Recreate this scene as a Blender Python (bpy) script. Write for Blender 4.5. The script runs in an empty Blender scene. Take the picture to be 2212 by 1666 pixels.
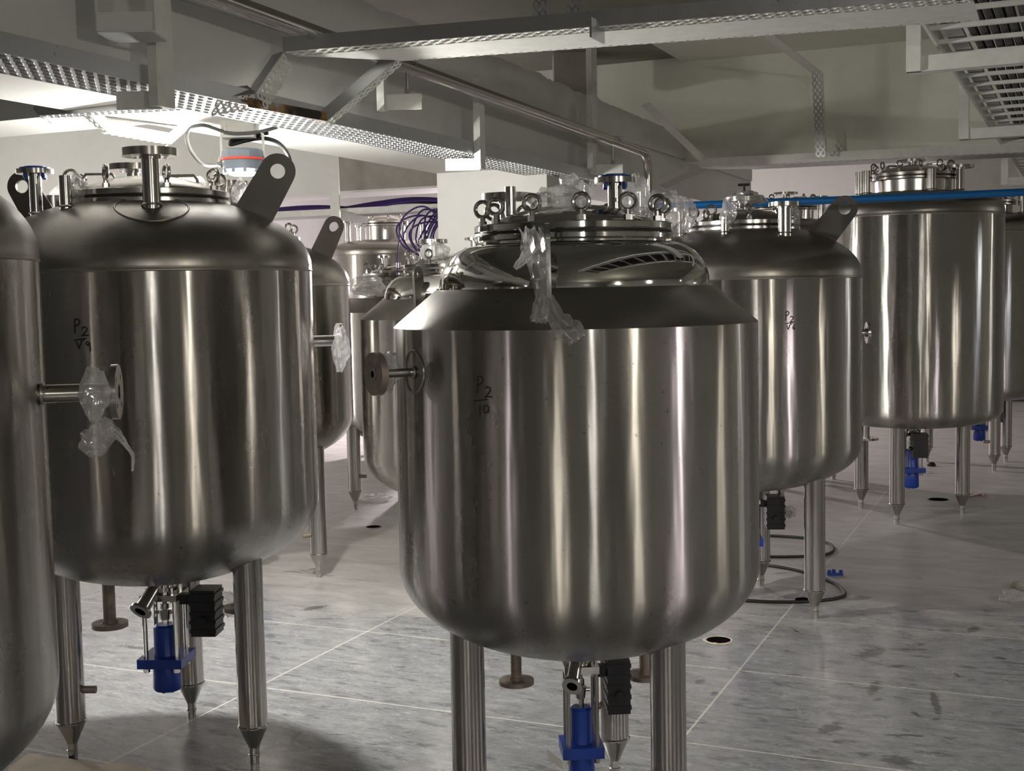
import bpy, math, random
from mathutils import Vector, Matrix, noise
random.seed(7)
S = bpy.context.scene
COL = S.collection
PI = math.pi

# ------------------------------------------------------------------ camera
EYE = 1.65
FOC = 2700.0                       # focal length in pixels of the 2212 px wide frame
PITCH = math.atan(205 / FOC)
ROLL = 0.02
FW = Vector((0, math.cos(PITCH), -math.sin(PITCH)))
RT = Vector((1, 0, 0))
UP = Vector((0, math.sin(PITCH), math.cos(PITCH)))
CAM = Vector((0, 0, EYE))
cd = bpy.data.cameras.new('camera')
cam = bpy.data.objects.new('camera', cd)
COL.objects.link(cam)
S.camera = cam
cd.sensor_width = 36
cd.lens = 36 * FOC / 2212
cd.clip_start = 0.05
cx_ = (RT - ROLL * UP).normalized()
cy_ = (UP + ROLL * RT).normalized()
m = Matrix((cx_, cy_, -FW)).transposed().to_4x4()
m.translation = CAM
cam.matrix_world = m

# ------------------------------------------------------------------ world, exposure, lamps of the hall
S.view_settings.view_transform = 'Standard'
S.view_settings.look = 'None'
S.view_settings.exposure = 0.52
S.view_settings.gamma = 1
W = bpy.data.worlds.new('world')
S.world = W
W.use_nodes = True
W.node_tree.nodes['Background'].inputs[0].default_value = (0.9, 0.92, 1, 1)
W.node_tree.nodes['Background'].inputs[1].default_value = 0.02

A1 = Vector((0.402, 0.9156, 0)).normalized()      # hall long axis
B1 = Vector((A1.y, -A1.x, 0))                     # hall cross axis, to the right


def AB(a, b, z=0.0):
    return A1 * a + B1 * b + Vector((0, 0, z))


def point_lamp(name, p, power, color, radius=0.09):
    l = bpy.data.lights.new(name, 'POINT')
    l.energy = power
    l.color = color
    l.shadow_soft_size = radius
    o = bpy.data.objects.new(name, l)
    o.location = p
    COL.objects.link(o)
    return o


WARM = (1.0, 0.93, 0.80)
NEUT = (1.0, 0.97, 0.92)
PINK = (1.0, 0.89, 0.95)
COOL = (0.85, 0.9, 1.0)
LAMP_P = Vector((-1.12, 5.35, 2.17))
point_lamp('pendant_light', LAMP_P - Vector((0, 0, .03)), 185, NEUT, 0.07)


def down_lamp(p, power, color, radius=0.09):
    """hooded hall lamp: light goes down and sideways, not up"""
    l = bpy.data.lights.new('hall_light', 'SPOT')
    l.energy = power
    l.color = color
    l.spot_size = math.radians(168)
    l.spot_blend = .12
    l.shadow_soft_size = radius
    o = bpy.data.objects.new('hall_light', l)
    o.location = p
    COL.objects.link(o)


point_lamp('hall_light', AB(13.2, -6.2, 2.3), 480, PINK)
point_lamp('hall_light', (-6.6, 9.4, 2.2), 170, NEUT)  # unseen lamp added to brighten the back-left walls and ceiling
down_lamp(Vector((6.2, 4.1, 2.3)), 58, WARM)
point_lamp('hall_light', (3.1, -.86, 2.3), 70, WARM, .06)
down_lamp(Vector((-1.56, -3.0, 2.3)), 95, WARM, .06)
down_lamp(Vector((4.5, 1.25, 2.3)), 100, PINK, .06)
down_lamp(Vector((-3.8, -.66, 2.3)), 44, PINK, .06)
down_lamp(Vector((-6.5, 5.2, 2.3)), 44, PINK, .08)
down_lamp(Vector((5.6, 7.6, 2.3)), 15, COOL)
point_lamp('hall_light', (1.3, -5.0, 2.3), 90, NEUT, .06)
point_lamp('hall_light', AB(13.0, 6.6, 2.2), 45, NEUT)

# ------------------------------------------------------------------ pixel -> place helpers


def ray(px, py):
    dx, dy = px - 1106, py - 833
    return RT * ((dx - ROLL * dy) / FOC) - UP * ((dy + ROLL * dx) / FOC) + FW


def P(px, py, D):
    r = ray(px, py)
    return CAM + r * (D / r.y)


def H(px, py, z=0.0):
    r = ray(px, py)
    return CAM + r * ((z - EYE) / r.z)


def onB(px, py, b):
    """point seen at a pixel on the vertical plane b = const (parallel to the hall's long axis)"""
    r = ray(px, py)
    return CAM + r * ((b - CAM.dot(B1)) / r.dot(B1))


def onA(px, py, a):
    r = ray(px, py)
    return CAM + r * ((a - CAM.dot(A1)) / r.dot(A1))


# ------------------------------------------------------------------ mesh helpers
def basis(d):
    d = d.normalized()
    u = d.cross(Vector((0, 0, 1)))
    if u.length < 1e-3:
        u = Vector((1, 0, 0))
    u.normalize()
    return u, d.cross(u).normalized() * -1 if False else u.cross(d).normalized()


class MB:
    def __init__(s):
        s.v = []
        s.f = []

    def add(s, vs, fs):
        n = len(s.v)
        s.v += [tuple(p) for p in vs]
        s.f += [tuple(i + n for i in f) for f in fs]
        return s

    def lathe(s, prof, seg=64, M=None, wob=None):
        """prof: list of (r, z), bottom to top or the reverse; r=0 ends are closed"""
        rings = []
        vs, fs = [], []
        for r, z in prof:
            if r < 1e-6:
                rings.append([len(vs)])
                vs.append(Vector((0, 0, z)))
            else:
                ring = []
                for k in range(seg):
                    t = 2 * PI * k / seg
                    rr = r
                    ring.append(len(vs))
                    vs.append(Vector((rr * math.cos(t), rr * math.sin(t), z)))
                rings.append(ring)
        for A, B in zip(rings, rings[1:]):
            for k in range(seg):
                k2 = (k + 1) % seg
                if len(A) == 1 and len(B) == 1:
                    continue
                if len(A) == 1:
                    fs.append((A[0], B[k2], B[k]))
                elif len(B) == 1:
                    fs.append((A[k], A[k2], B[0]))
                else:
                    fs.append((A[k], A[k2], B[k2], B[k]))
        if M:
            vs = [M @ p for p in vs]
        return s.add(vs, fs)

    def cyl(s, p0, p1, r, r1=None, seg=20, caps=True):
        p0, p1 = Vector(p0), Vector(p1)
        r1 = r if r1 is None else r1
        u, w = basis(p1 - p0)
        vs, fs = [], []
        for p, q in ((p0, r), (p1, r1)):
            for k in range(seg):
                t = 2 * PI * k / seg
                vs.append(p + (u * math.cos(t) + w * math.sin(t)) * q)
        for k in range(seg):
            k2 = (k + 1) % seg
            fs.append((k, k2, seg + k2, seg + k))
        if caps:
            fs.append(tuple(range(seg - 1, -1, -1)))
            fs.append(tuple(range(seg, 2 * seg)))
        return s.add(vs, fs)

    def ring(s, p0, p1, r_out, r_in, seg=32):
        """a flat washer / flange between two points"""
        p0, p1 = Vector(p0), Vector(p1)
        u, w = basis(p1 - p0)
        vs, fs = [], []
        for p, q in ((p0, r_out), (p1, r_out), (p1, r_in), (p0, r_in)):
            for k in range(seg):
                t = 2 * PI * k / seg
                vs.append(p + (u * math.cos(t) + w * math.sin(t)) * q)
        for j in range(4):
            j2 = (j + 1) % 4
            for k in range(seg):
                k2 = (k + 1) % seg
                fs.append((j * seg + k, j * seg + k2, j2 * seg + k2, j2 * seg + k))
        return s.add(vs, fs)

    def torus(s, c, nrm, R, r, seg=24, sub=8):
        c = Vector(c)
        n = Vector(nrm).normalized()
        u, w = basis(n)
        vs, fs = [], []
        for k in range(seg):
            t = 2 * PI * k / seg
            d = u * math.cos(t) + w * math.sin(t)
            for j in range(sub):
                a = 2 * PI * j / sub
                vs.append(c + d * (R + r * math.cos(a)) + n * (r * math.sin(a)))
        for k in range(seg):
            for j in range(sub):
                k2, j2 = (k + 1) % seg, (j + 1) % sub
                fs.append((k * sub + j, k2 * sub + j, k2 * sub + j2, k * sub + j2))
        return s.add(vs, fs)

    def tube(s, pts, r, sub=10, closed=False):
        pts = [Vector(p) for p in pts]
        n = len(pts)
        vs, fs = [], []
        prev = None
        for i, p in enumerate(pts):
            a = pts[(i - 1) % n] if (closed or i > 0) else p
            b = pts[(i + 1) % n] if (closed or i < n - 1) else p
            d = (b - a).normalized()
            if prev is None:
                u, w = basis(d)
            else:
                u = (prev - d * prev.dot(d))
                u = u.normalized() if u.length > 1e-5 else basis(d)[0]
                w = d.cross(u)
            prev = u
            w = d.cross(u).normalized()
            rr = r[i] if isinstance(r, (list, tuple)) else r
            for j in range(sub):
                t = 2 * PI * j / sub
                vs.append(p + (u * math.cos(t) + w * math.sin(t)) * rr)
        m_ = n if closed else n - 1
        for i in range(m_):
            i2 = (i + 1) % n
            for j in range(sub):
                j2 = (j + 1) % sub
                fs.append((i * sub + j, i * sub + j2, i2 * sub + j2, i2 * sub + j))
        if not closed:
            fs.append(tuple(range(sub - 1, -1, -1)))
            fs.append(tuple((n - 1) * sub + j for j in range(sub)))
        return s.add(vs, fs)

    def box(s, c, X, Y, Z):
        """centre and three half-extent vectors"""
        c, X, Y, Z = Vector(c), Vector(X), Vector(Y), Vector(Z)
        vs = [c + X * i + Y * j + Z * k for i in (-1, 1) for j in (-1, 1) for k in (-1, 1)]
        fs = [(0, 1, 3, 2), (4, 6, 7, 5), (0, 4, 5, 1), (2, 3, 7, 6), (0, 2, 6, 4), (1, 5, 7, 3)]
        return s.add(vs, fs)

    def abox(s, a0, a1, b0, b1, z0, z1):
        """box in hall axes"""
        return s.box(AB((a0 + a1) / 2, (b0 + b1) / 2, (z0 + z1) / 2), A1 * (a1 - a0) / 2, B1 * (b1 - b0) / 2,
                     Vector((0, 0, (z1 - z0) / 2)))

    def beam(s, p0, p1, w, t, up=Vector((0, 0, 1))):
        """rectangular bar from p0 to p1; w across 'up', t along the third axis"""
        p0, p1 = Vector(p0), Vector(p1)
        d = (p1 - p0)
        L = d.length
        d.normalize()
        side = d.cross(up).normalized()
        u2 = side.cross(d).normalized()
        return s.box((p0 + p1) / 2, d * L / 2, u2 * w / 2, side * t / 2)

    def plate(s, outline, nrm, t, hole=None):
        """extruded flat polygon (list of points), optional hole outline with the same count"""
        n_ = Vector(nrm).normalized() * (t / 2)
        k = len(outline)
        vs = [Vector(p) + n_ for p in outline] + [Vector(p) - n_ for p in outline]
        fs = []
        if hole is None:
            fs += [tuple(range(k)), tuple(range(2 * k - 1, k - 1, -1))]
            for i in range(k):
                j = (i + 1) % k
                fs.append((i, k + i, k + j, j))
        else:
            vs += [Vector(p) + n_ for p in hole] + [Vector(p) - n_ for p in hole]
            for i in range(k):
                j = (i + 1) % k
                fs.append((i, j, 2 * k + j, 2 * k + i))
                fs.append((k + j, k + i, 3 * k + i, 3 * k + j))
                fs.append((i, k + i, k + j, j))
                fs.append((2 * k + j, 3 * k + j, 3 * k + i, 2 * k + i))
        return s.add(vs, fs)

    def perf(s, p0, p1, across, rows, pitch, hl=0.6, hw=0.55, thick=0.003, stagger=False):
        """perforated sheet: from p0 to p1, 'across' is the full width vector, holes are rounded slots"""
        p0, p1, ac = Vector(p0), Vector(p1), Vector(across)
        L = (p1 - p0).length
        n = max(1, int(round(L / pitch)))
        d = (p1 - p0) / n
        c = ac / rows
        nn = d.cross(ac).normalized() * thick
        for i in range(n):
            for j in range(rows):
                if stagger and (i + j) % 2:
                    o = p0 + d * i + c * j
                    s.add([o, o + d, o + d + c, o + c], [(0, 1, 2, 3)])
                    continue
                o = p0 + d * (i + .5) + c * (j + .5)
                K = 8
                vs = []
                for k in range(K):
                    t = 2 * PI * (k + .5) / K
                    ct, st = math.cos(t), math.sin(t)
                    mx = max(abs(ct), abs(st))
                    vs.append(o + d * (ct / mx * .5) + c * (st / mx * .5))
                for k in range(K):
                    t = 2 * PI * (k + .5) / K
                    vs.append(o + d * (math.cos(t) * .5 * hl) + c * (math.sin(t) * .5 * hw))
                for k in range(K):
                    t = 2 * PI * (k + .5) / K
                    vs.append(o + d * (math.cos(t) * .5 * hl) + c * (math.sin(t) * .5 * hw) - nn)
                fs = [(k, (k + 1) % K, K + (k + 1) % K, K + k) for k in range(K)]
                fs += [(K + k, K + (k + 1) % K, 2 * K + (k + 1) % K, 2 * K + k) for k in range(K)]
                s.add(vs, fs)
        return s

    def build(s, name, mat, parent=None, smooth=True, ang=35):
        me = bpy.data.meshes.new(name)
        me.from_pydata(s.v, [], s.f)
        me.materials.append(mat)
        if smooth:
            me.shade_smooth()
            me.set_sharp_from_angle(angle=math.radians(ang))
        me.update()
        o = bpy.data.objects.new(name, me)
        COL.objects.link(o)
        if parent is not None:
            o.parent = parent
        return o


def tag(o, label=None, cat=None, group=None, kind=None):
    if label:
        o['label'] = label
    if cat:
        o['category'] = cat
    if group:
        o['group'] = group
    if kind:
        o['kind'] = kind
    return o


def empty(name, loc, rz=0.0):
    o = bpy.data.objects.new(name, None)
    o.empty_display_size = 0.1
    o.location = loc
    o.rotation_euler = (0, 0, rz)
    COL.objects.link(o)
    return o


# ------------------------------------------------------------------ materials
class NT:
    def __init__(s, name):
        s.m = bpy.data.materials.new(name)
        s.m.use_nodes = True
        s.t = s.m.node_tree
        s.b = s.t.nodes['Principled BSDF']
        s.out = s.t.nodes['Material Output']

    def n(s, typ, **kw):
        x = s.t.nodes.new(typ)
        for k, v in kw.items():
            setattr(x, k, v)
        return x

    def l(s, a, b):
        s.t.links.new(a, b)

    def set(s, **kw):
        for k, v in kw.items():
            s.b.inputs[k.replace('_', ' ')].default_value = v

    def noise(s, scale, detail=4, rough=.55, vec=None, dist=0):
        x = s.n('ShaderNodeTexNoise')
        x.inputs['Scale'].default_value = scale
        x.inputs['Detail'].default_value = detail
        x.inputs['Roughness'].default_value = rough
        x.inputs['Distortion'].default_value = dist
        if vec:
            s.l(vec, x.inputs['Vector'])
        return x

    def ramp(s, fac, stops):
        x = s.n('ShaderNodeValToRGB')
        e = x.color_ramp.elements
        while len(e) < len(stops):
            e.new(.5)
        for q, (p, c) in zip(e, stops):
            q.position = p
            q.color = c if len(c) == 4 else (*c, 1)
        s.l(fac, x.inputs[0])
        return x

    def mapping(s, src, scale=(1, 1, 1), rot=(0, 0, 0), loc=(0, 0, 0)):
        x = s.n('ShaderNodeMapping')
        x.inputs['Scale'].default_value = scale
        x.inputs['Rotation'].default_value = rot
        x.inputs['Location'].default_value = loc
        s.l(src, x.inputs['Vector'])
        return x.outputs[0]

    def math(s, op, a, b=None, clamp=False):
        x = s.n('ShaderNodeMath', operation=op, use_clamp=clamp)
        for i, q in enumerate((a, b)):
            if q is None:
                continue
            if isinstance(q, (int, float)):
                x.inputs[i].default_value = q
            else:
                s.l(q, x.inputs[i])
        return x.outputs[0]

    def mix(s, fac, a, b):
        x = s.n('ShaderNodeMix', data_type='RGBA')
        for i, q in ((0, fac), (6, a), (7, b)):
            if isinstance(q, (int, float)):
                x.inputs[i].default_value = q
            elif isinstance(q, tuple):
                x.inputs[i].default_value = q if len(q) == 4 else (*q, 1)
            else:
                s.l(q, x.inputs[i])
        return x.outputs[2]

    def bump(s, height, strength, dist=.01):
        x = s.n('ShaderNodeBump')
        x.inputs['Strength'].default_value = strength
        x.inputs['Distance'].default_value = dist
        s.l(height, x.inputs['Height'])
        s.l(x.outputs[0], s.b.inputs['Normal'])
        return x


def mat_plain(name, col, rough=.6, metal=0.0, var=.0, scale=8, bump=0, spec=.5):
    k = NT(name)
    k.set(Base_Color=(*col, 1), Roughness=rough, Metallic=metal)
    k.b.inputs['Specular IOR Level'].default_value = spec
    if var or bump:
        tc = k.n('ShaderNodeTexCoord')
        nz = k.noise(scale, 6, .6, tc.outputs['Object'])
        if var:
            r = k.ramp(nz.outputs['Fac'], [(.3, tuple(c * (1 - var) for c in col)), (.7, tuple(min(1, c * (1 + var)) for c in col))])
            k.l(r.outputs[0], k.b.inputs['Base Color'])
        if bump:
            k.bump(nz.outputs['Fac'], bump)
    return k.m


def mat_steel(name, col=(.56, .54, .50), rough=.24, aniso=.75, wav=.25, dirt=.25, vert=True, radial=True):
    """brushed stainless steel: polishing lines run round the shell, long soft dents run up it"""
    k = NT(name)
    k.set(Metallic=1.0, Roughness=rough)
    tc = k.n('ShaderNodeTexCoord')
    ob = tc.outputs['Object']
    big = k.noise(2.2, 5, .6, ob)
    fine = k.noise(14, 6, .65, k.mapping(ob, (1, 1, .35)))
    spots = k.noise(60, 2, .5, ob)
    c1 = k.ramp(big.outputs['Fac'], [(.3, tuple(c * (1 - dirt * .7) for c in col)), (.7, col)])
    sp = k.ramp(spots.outputs['Fac'], [(.24, (1, 1, 1)), (.30, (0, 0, 0))])
    base = k.mix(k.math('MULTIPLY', sp.outputs[0], .55), c1.outputs[0], (.12, .10, .085))
    k.l(base, k.b.inputs['Base Color'])
    rr = k.math('ADD', k.math('MULTIPLY', fine.outputs['Fac'], rough * .5), rough * .72)
    k.l(rr, k.b.inputs['Roughness'])
    if aniso and radial:
        tg = k.n('ShaderNodeTangent', direction_type='RADIAL', axis='Z')
        k.l(tg.outputs[0], k.b.inputs['Tangent'])
        k.b.inputs['Anisotropic'].default_value = aniso
        k.b.inputs['Anisotropic Rotation'].default_value = .25
    if wav:
        w = k.noise(1.0, 3, .5, k.mapping(ob, (5.5, 5.5, .55)))
        k.bump(k.math('ADD', w.outputs['Fac'], k.math('MULTIPLY', fine.outputs['Fac'], .015)), wav, .02)
    return k.m


STEEL = mat_steel('brushed_steel', (.46, .44, .41), rough=.27, aniso=1.0, wav=.3)
STEEL_T = mat_steel('satin_steel', (.38, .36, .33), .34, 0, .12, .25, radial=False)
STEEL_P = mat_steel('polished_steel', (.62, .61, .58), .07, 0, .18, .1, radial=False)
PIPE = mat_steel('pipe_steel', (.58, .56, .53), .2, 0, .03, .2, radial=False)
LEGM = mat_steel('leg_steel', (.48, .455, .43), .24, 0, .02, .25, radial=False)
LUGM = mat_steel('plate_steel', (.18, .165, .15), .45, 0, .08, .3, radial=False)
RUBBER = mat_plain('black_rubber', (.012, .012, .013), .55)
BLACKP = mat_plain('black_plastic', (.014, .014, .016), .4)
BLUEP = mat_plain('blue_paint', (.010, .045, .30), .35, var=.12)
BLUECAP = mat_plain('blue_plastic', (.012, .06, .34), .45)
BLUEPIPE = mat_plain('blue_pipe_plastic', (.008, .14, .42), .35)
INK = mat_plain('black_marker', (.012, .012, .012), .7)
WHITE_STEEL = mat_plain('white_painted_steel', (.74, .74, .70), .5, var=.08, scale=14, bump=.05)
GALV = mat_steel('galvanised_steel', (.60, .61, .62), .38, 0, .05, .25, radial=False)
GREYPAINT = mat_plain('grey_lamp_paint', (.16, .19, .23), .4, var=.1)
REDRING = mat_plain('red_ring', (.70, .06, .04), .5)
CABLE = mat_plain('black_cable', (.008, .008, .009), .5)
CONDUIT = mat_plain('grey_conduit', (.09, .09, .088), .3)
PURPLE = mat_plain('purple_cable_sheath', (.035, .014, .12), .45)
PAPER = mat_plain('tan_paper', (.62, .55, .45), .85, var=.12, scale=10, bump=.2)
STICKER = mat_plain('white_sticker', (.6, .6, .56), .6)
HOLE = mat_plain('dark_hole', (.006, .005, .004), .95, spec=.0)
RUSTY = mat_plain('dull_brown_flange', (.30, .25, .21), .55, .6, var=.25, scale=30)


def mat_paint_wall(name, col, blotch=.1, rough=.75, streak=0):
    k = NT(name)
    k.set(Roughness=rough)
    tc = k.n('ShaderNodeTexCoord')
    ob = tc.outputs['Object']
    n1 = k.noise(.8, 6, .6, ob)
    n2 = k.noise(9, 5, .6, ob)
    f = k.math('ADD', k.math('MULTIPLY', n1.outputs['Fac'], .7), k.math('MULTIPLY', n2.outputs['Fac'], .3))
    r = k.ramp(f, [(.35, tuple(c * (1 - blotch) for c in col)), (.62, col)])
    k.l(r.outputs[0], k.b.inputs['Base Color'])
    k.bump(n2.outputs['Fac'], .06)
    return k.m


PLASTER = mat_paint_wall('pale_grey_paint', (.72, .715, .685))
PLASTER_G = mat_paint_wall('greenish_grey_paint', (.74, .745, .655))
SLAB = mat_paint_wall('shade_toned_slab', (.27, .265, .23), .25)  # colour darkened to carry the shade on the near ceiling
SOFFIT = mat_paint_wall('white_soffit_paint', (.62, .61, .59))
CONCRETE = mat_paint_wall('raw_concrete', (.40, .37, .33), .35, .9)
DARKWALL = mat_paint_wall('contrast_wall_tone', (.17, .17, .16))  # dark tone made up for the unseen wall, to deepen the tank reflections
WALLM = mat_paint_wall('hall_wall_paint', (.50, .50, .46))


SCUFFS = [(1840, 1428, 1915, 1396, .07), (1900, 1402, 2015, 1404, .018), (1878, 1503, 1900, 1466, .035), (1886, 1514, 1906, 1508, .02),
          (2012, 1486, 2030, 1552, .024), (2004, 1556, 2034, 1552, .018), (1968, 1534, 1990, 1552, .018), (1776, 1590, 1812, 1558, .05),
          (1790, 1600, 1822, 1606, .02), (1910, 1628, 1965, 1660, .07), (2092, 1368, 2112, 1352, .035), (1538, 1505, 1548, 1492, .02),
          (1905, 1440, 1965, 1438, .03), (2060, 1452, 2075, 1466, .012), (1700, 1352, 1735, 1372, .012), (2140, 1420, 2180, 1424, .03),
          (1900, 1588, 2010, 1590, .02), (1505, 1480, 1520, 1465, .03), (640, 1320, 720, 1306, .05), (250, 1395, 330, 1402, .03), (1230, 1530, 1300, 1520, .03)]


def mat_floor():
    k = NT('dusty_stone_floor')
    tc = k.n('ShaderNodeTexCoord')
    ob = tc.outputs['Object']                      # floor object is rotated into hall axes: x across, y along
    n1 = k.noise(.55, 5, .6, ob, .6)
    n2 = k.noise(3.0, 8, .7, k.mapping(ob, (1, 2.2, 1), (0, 0, .5)), .4)
    n3 = k.noise(26, 4, .7, k.mapping(ob, (1, 2.5, 1), (0, 0, .9)))
    speck = k.n('ShaderNodeTexVoronoi')
    speck.inputs['Scale'].default_value = 42
    k.l(ob, speck.inputs['Vector'])
    g1 = k.noise(16, 6, .75, k.mapping(ob, (.45, 1.5, 1), (0, 0, .12)), .5)
    g2 = k.noise(60, 4, .7, k.mapping(ob, (.5, 1.6, 1), (0, 0, .2)))
    gm_ = k.math('ADD', k.math('ADD', k.math('MULTIPLY', g1.outputs['Fac'], .55), k.math('MULTIPLY', g2.outputs['Fac'], .3)), k.math('MULTIPLY', n2.outputs['Fac'], .15))
    stone = k.ramp(gm_, [(.36, (.075, .082, .092)), (.46, (.205, .215, .225)), (.56, (.31, .315, .315)), (.68, (.46, .455, .43))])
    stone2 = k.mix(k.math('MULTIPLY', n3.outputs['Fac'], .25), stone.outputs[0], (.25, .255, .26))
    dots = k.ramp(speck.outputs['Distance'], [(.10, (1, 1, 1)), (.17, (0, 0, 0))])
    sel = k.noise(5.5, 4, .7, ob)
    dsel = k.ramp(sel.outputs['Fac'], [(.46, (0, 0, 0)), (.56, (1, 1, 1))])
    fl_ = k.noise(70, 3, .6, k.mapping(ob, (1, 1.6, 1), (0, 0, .4)))
    flr = k.ramp(fl_.outputs['Fac'], [(.60, (0, 0, 0)), (.68, (1, 1, 1))])
    col = k.mix(k.math('MULTIPLY', k.math('MULTIPLY', dots.outputs[0], dsel.outputs[0]), .85), stone2, (.58, .58, .55))
    col = k.mix(k.math('MULTIPLY', flr.outputs[0], .35), col, (.45, .45, .43))
    dk = k.noise(11, 5, .7, k.mapping(ob, (.5, 1.6, 1), (0, 0, .55)), .6)
    dkr = k.ramp(dk.outputs['Fac'], [(.36, (1, 1, 1)), (.43, (0, 0, 0))])
    col = k.mix(k.math('MULTIPLY', dkr.outputs[0], .65), col, (.06, .064, .07))
    # pale cement dust beyond the first rows of slabs and in drifts between
    sep = k.n('ShaderNodeSeparateXYZ')
    k.l(ob, sep.inputs[0])
    yy = k.math('SUBTRACT', sep.outputs[1], k.math('MULTIPLY', sep.outputs[0], .27))
    yy = k.math('ADD', yy, k.math('ADD', k.math('MULTIPLY', k.math('SUBTRACT', n1.outputs['Fac'], .5), 2.6), k.math('MULTIPLY', k.math('SUBTRACT', n2.outputs['Fac'], .5), 1.6)))
    dust = k.ramp(k.math('MULTIPLY', yy, .1), [(.63, (0, 0, 0)), (.71, (1, 1, 1))])
    dustc = k.ramp(n2.outputs['Fac'], [(.3, (.36, .35, .33)), (.6, (.52, .50, .47))])
    col = k.mix(k.math('MULTIPLY', dust.outputs[0], .85), col, dustc.outputs[0])
    # dark scuffs
    sc = k.noise(2.6, 2, .4, k.mapping(ob, (1, 1.9, 1), (0, 0, -.7), (3.1, 1.7, 0)), 1.5)
    scr = k.ramp(sc.outputs['Fac'], [(.24, (1, 1, 1)), (.29, (0, 0, 0))])
    col = k.mix(k.math('MULTIPLY', scr.outputs[0], .6), col, (.06, .062, .066))
    # scuffs and skid marks left in the dust
    brk = k.noise(30, 6, .8, k.mapping(ob, (.7, 1.5, 1), (0, 0, .6)))
    acc = None
    for (x0, y0, x1, y1, w_) in SCUFFS:
        a_, b_ = H(x0, y0), H(x1, y1)
        c_ = (a_ + b_) / 2
        la, lb = c_.dot(B1), c_.dot(A1)
        d_ = b_ - a_
        an = math.atan2(d_.dot(A1), d_.dot(B1))
        L_ = max(d_.length / 2, w_) * 1.15
        mp = k.n('ShaderNodeMapping', vector_type='TEXTURE')
        mp.inputs['Location'].default_value = (la, lb, 0)
        mp.inputs['Rotation'].default_value = (0, 0, an)
        mp.inputs['Scale'].default_value = (L_, w_, 1)
        k.l(ob, mp.inputs['Vector'])
        ln = k.n('ShaderNodeVectorMath', operation='LENGTH')
        k.l(mp.outputs[0], ln.inputs[0])
        v_ = k.math('SUBTRACT', 1.0, ln.outputs['Value'], True)
        acc = v_ if acc is None else k.math('MAXIMUM', acc, v_)
    inside = k.math('MULTIPLY', acc, 6.0, True)
    mk = k.ramp(k.math('MULTIPLY', k.math('ADD', k.math('MULTIPLY', acc, .9), k.math('MULTIPLY', k.math('SUBTRACT', brk.outputs['Fac'], .5), 2.6)), inside), [(.26, (0, 0, 0)), (.40, (1, 1, 1))])
    col = k.mix(k.math('MULTIPLY', mk.outputs[0], .8), col, (.055, .058, .062))
    # joints between slabs
    br = k.n('ShaderNodeTexBrick')
    br.offset = 0
    br.squash = 1
    br.inputs['Scale'].default_value = 1
    br.inputs['Brick Width'].default_value = TILE_B
    br.inputs['Row Height'].default_value = TILE_A
    br.inputs['Mortar Size'].default_value = .005
    br.inputs['Mortar Smooth'].default_value = .3
    k.l(k.mapping(ob, (1, 1, 1), (0, 0, 0), (-TILE_B0, -TILE_A0, 0)), br.inputs['Vector'])
    col = k.mix(k.math('MULTIPLY', br.outputs['Fac'], .85), col, (.62, .60, .53))
    k.l(col, k.b.inputs['Base Color'])
    ro = k.ramp(n2.outputs['Fac'], [(.3, (.16,) * 3), (.7, (.34,) * 3)])
    ro2 = k.mix(dust.outputs[0], ro.outputs[0], (.42, .42, .42))
    k.l(ro2, k.b.inputs['Roughness'])
    k.b.inputs['Specular IOR Level'].default_value = .5
    k.bump(n3.outputs['Fac'], .03)
    return k.m


def mat_film(name='clear_film', tint=(.85, .84, .84), solid=.36):
    k = NT(name)
    tr = k.n('ShaderNodeBsdfTransparent')
    gl = k.n('ShaderNodeBsdfGlossy')
    gl.inputs['Roughness'].default_value = .12
    gl.inputs['Color'].default_value = (.95, .95, .95, 1)
    df = k.n('ShaderNodeBsdfDiffuse')
    df.inputs['Color'].default_value = (*tint, 1)
    tl = k.n('ShaderNodeBsdfTranslucent')
    tl.inputs['Color'].default_value = (*tint, 1)
    m0 = k.n('ShaderNodeMixShader')
    m0.inputs[0].default_value = .5
    k.l(df.outputs[0], m0.inputs[1])
    k.l(tl.outputs[0], m0.inputs[2])
    m1 = k.n('ShaderNodeMixShader')
    m1.inputs[0].default_value = .42
    k.l(m0.outputs[0], m1.inputs[1])
    k.l(gl.outputs[0], m1.inputs[2])
    lw = k.n('ShaderNodeLayerWeight')
    lw.inputs[0].default_value = .35
    m2 = k.n('ShaderNodeMixShader')
    k.l(k.math('ADD', k.math('MULTIPLY', lw.outputs['Facing'], .5), solid, True), m2.inputs[0])
    k.l(tr.outputs[0], m2.inputs[1])
    k.l(m1.outputs[0], m2.inputs[2])
    k.l(m2.outputs[0], k.out.inputs[0])
    return k.m


FILM = mat_film()

# ------------------------------------------------------------------ the hall
Z_A = 2.39            # underside of the long beam
Z_C = 2.67             # underside of the cross beams
Z_S = 3.52             # slab
BF, BB = -2.84, -3.58  # faces of the long beam

# slab joints measured on the floor
g = [H(1693, 1337), H(1597, 1449), H(1460, 1603), H(577, 1490), H(770, 1362)]
TILE_B0 = sum(p.dot(B1) for p in g[:3]) / 3
TILE_B = TILE_B0 - (g[3].dot(B1) + g[4].dot(B1)) / 2
TILE_A0 = (g[1].dot(A1) + g[4].dot(A1)) / 2
TILE_A = (g[0].dot(A1) - g[2].dot(A1)) / 2
print('tiles', TILE_B0, TILE_B, TILE_A0, TILE_A)

RZ = math.atan2(B1.y, B1.x)
fl = MB().box((0, 7, -.05), (12, 0, 0), (0, 13.5, 0), (0, 0, .05)).build('floor', mat_floor(), smooth=False)
fl.rotation_euler = (0, 0, RZ)
tag(fl, 'grey stone slab floor dusted with pale cement', 'floor', kind='structure')


def struct(name, mb, mat, label, cat):
    return tag(mb.build(name, mat, smooth=False), label, cat, kind='structure')


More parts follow.
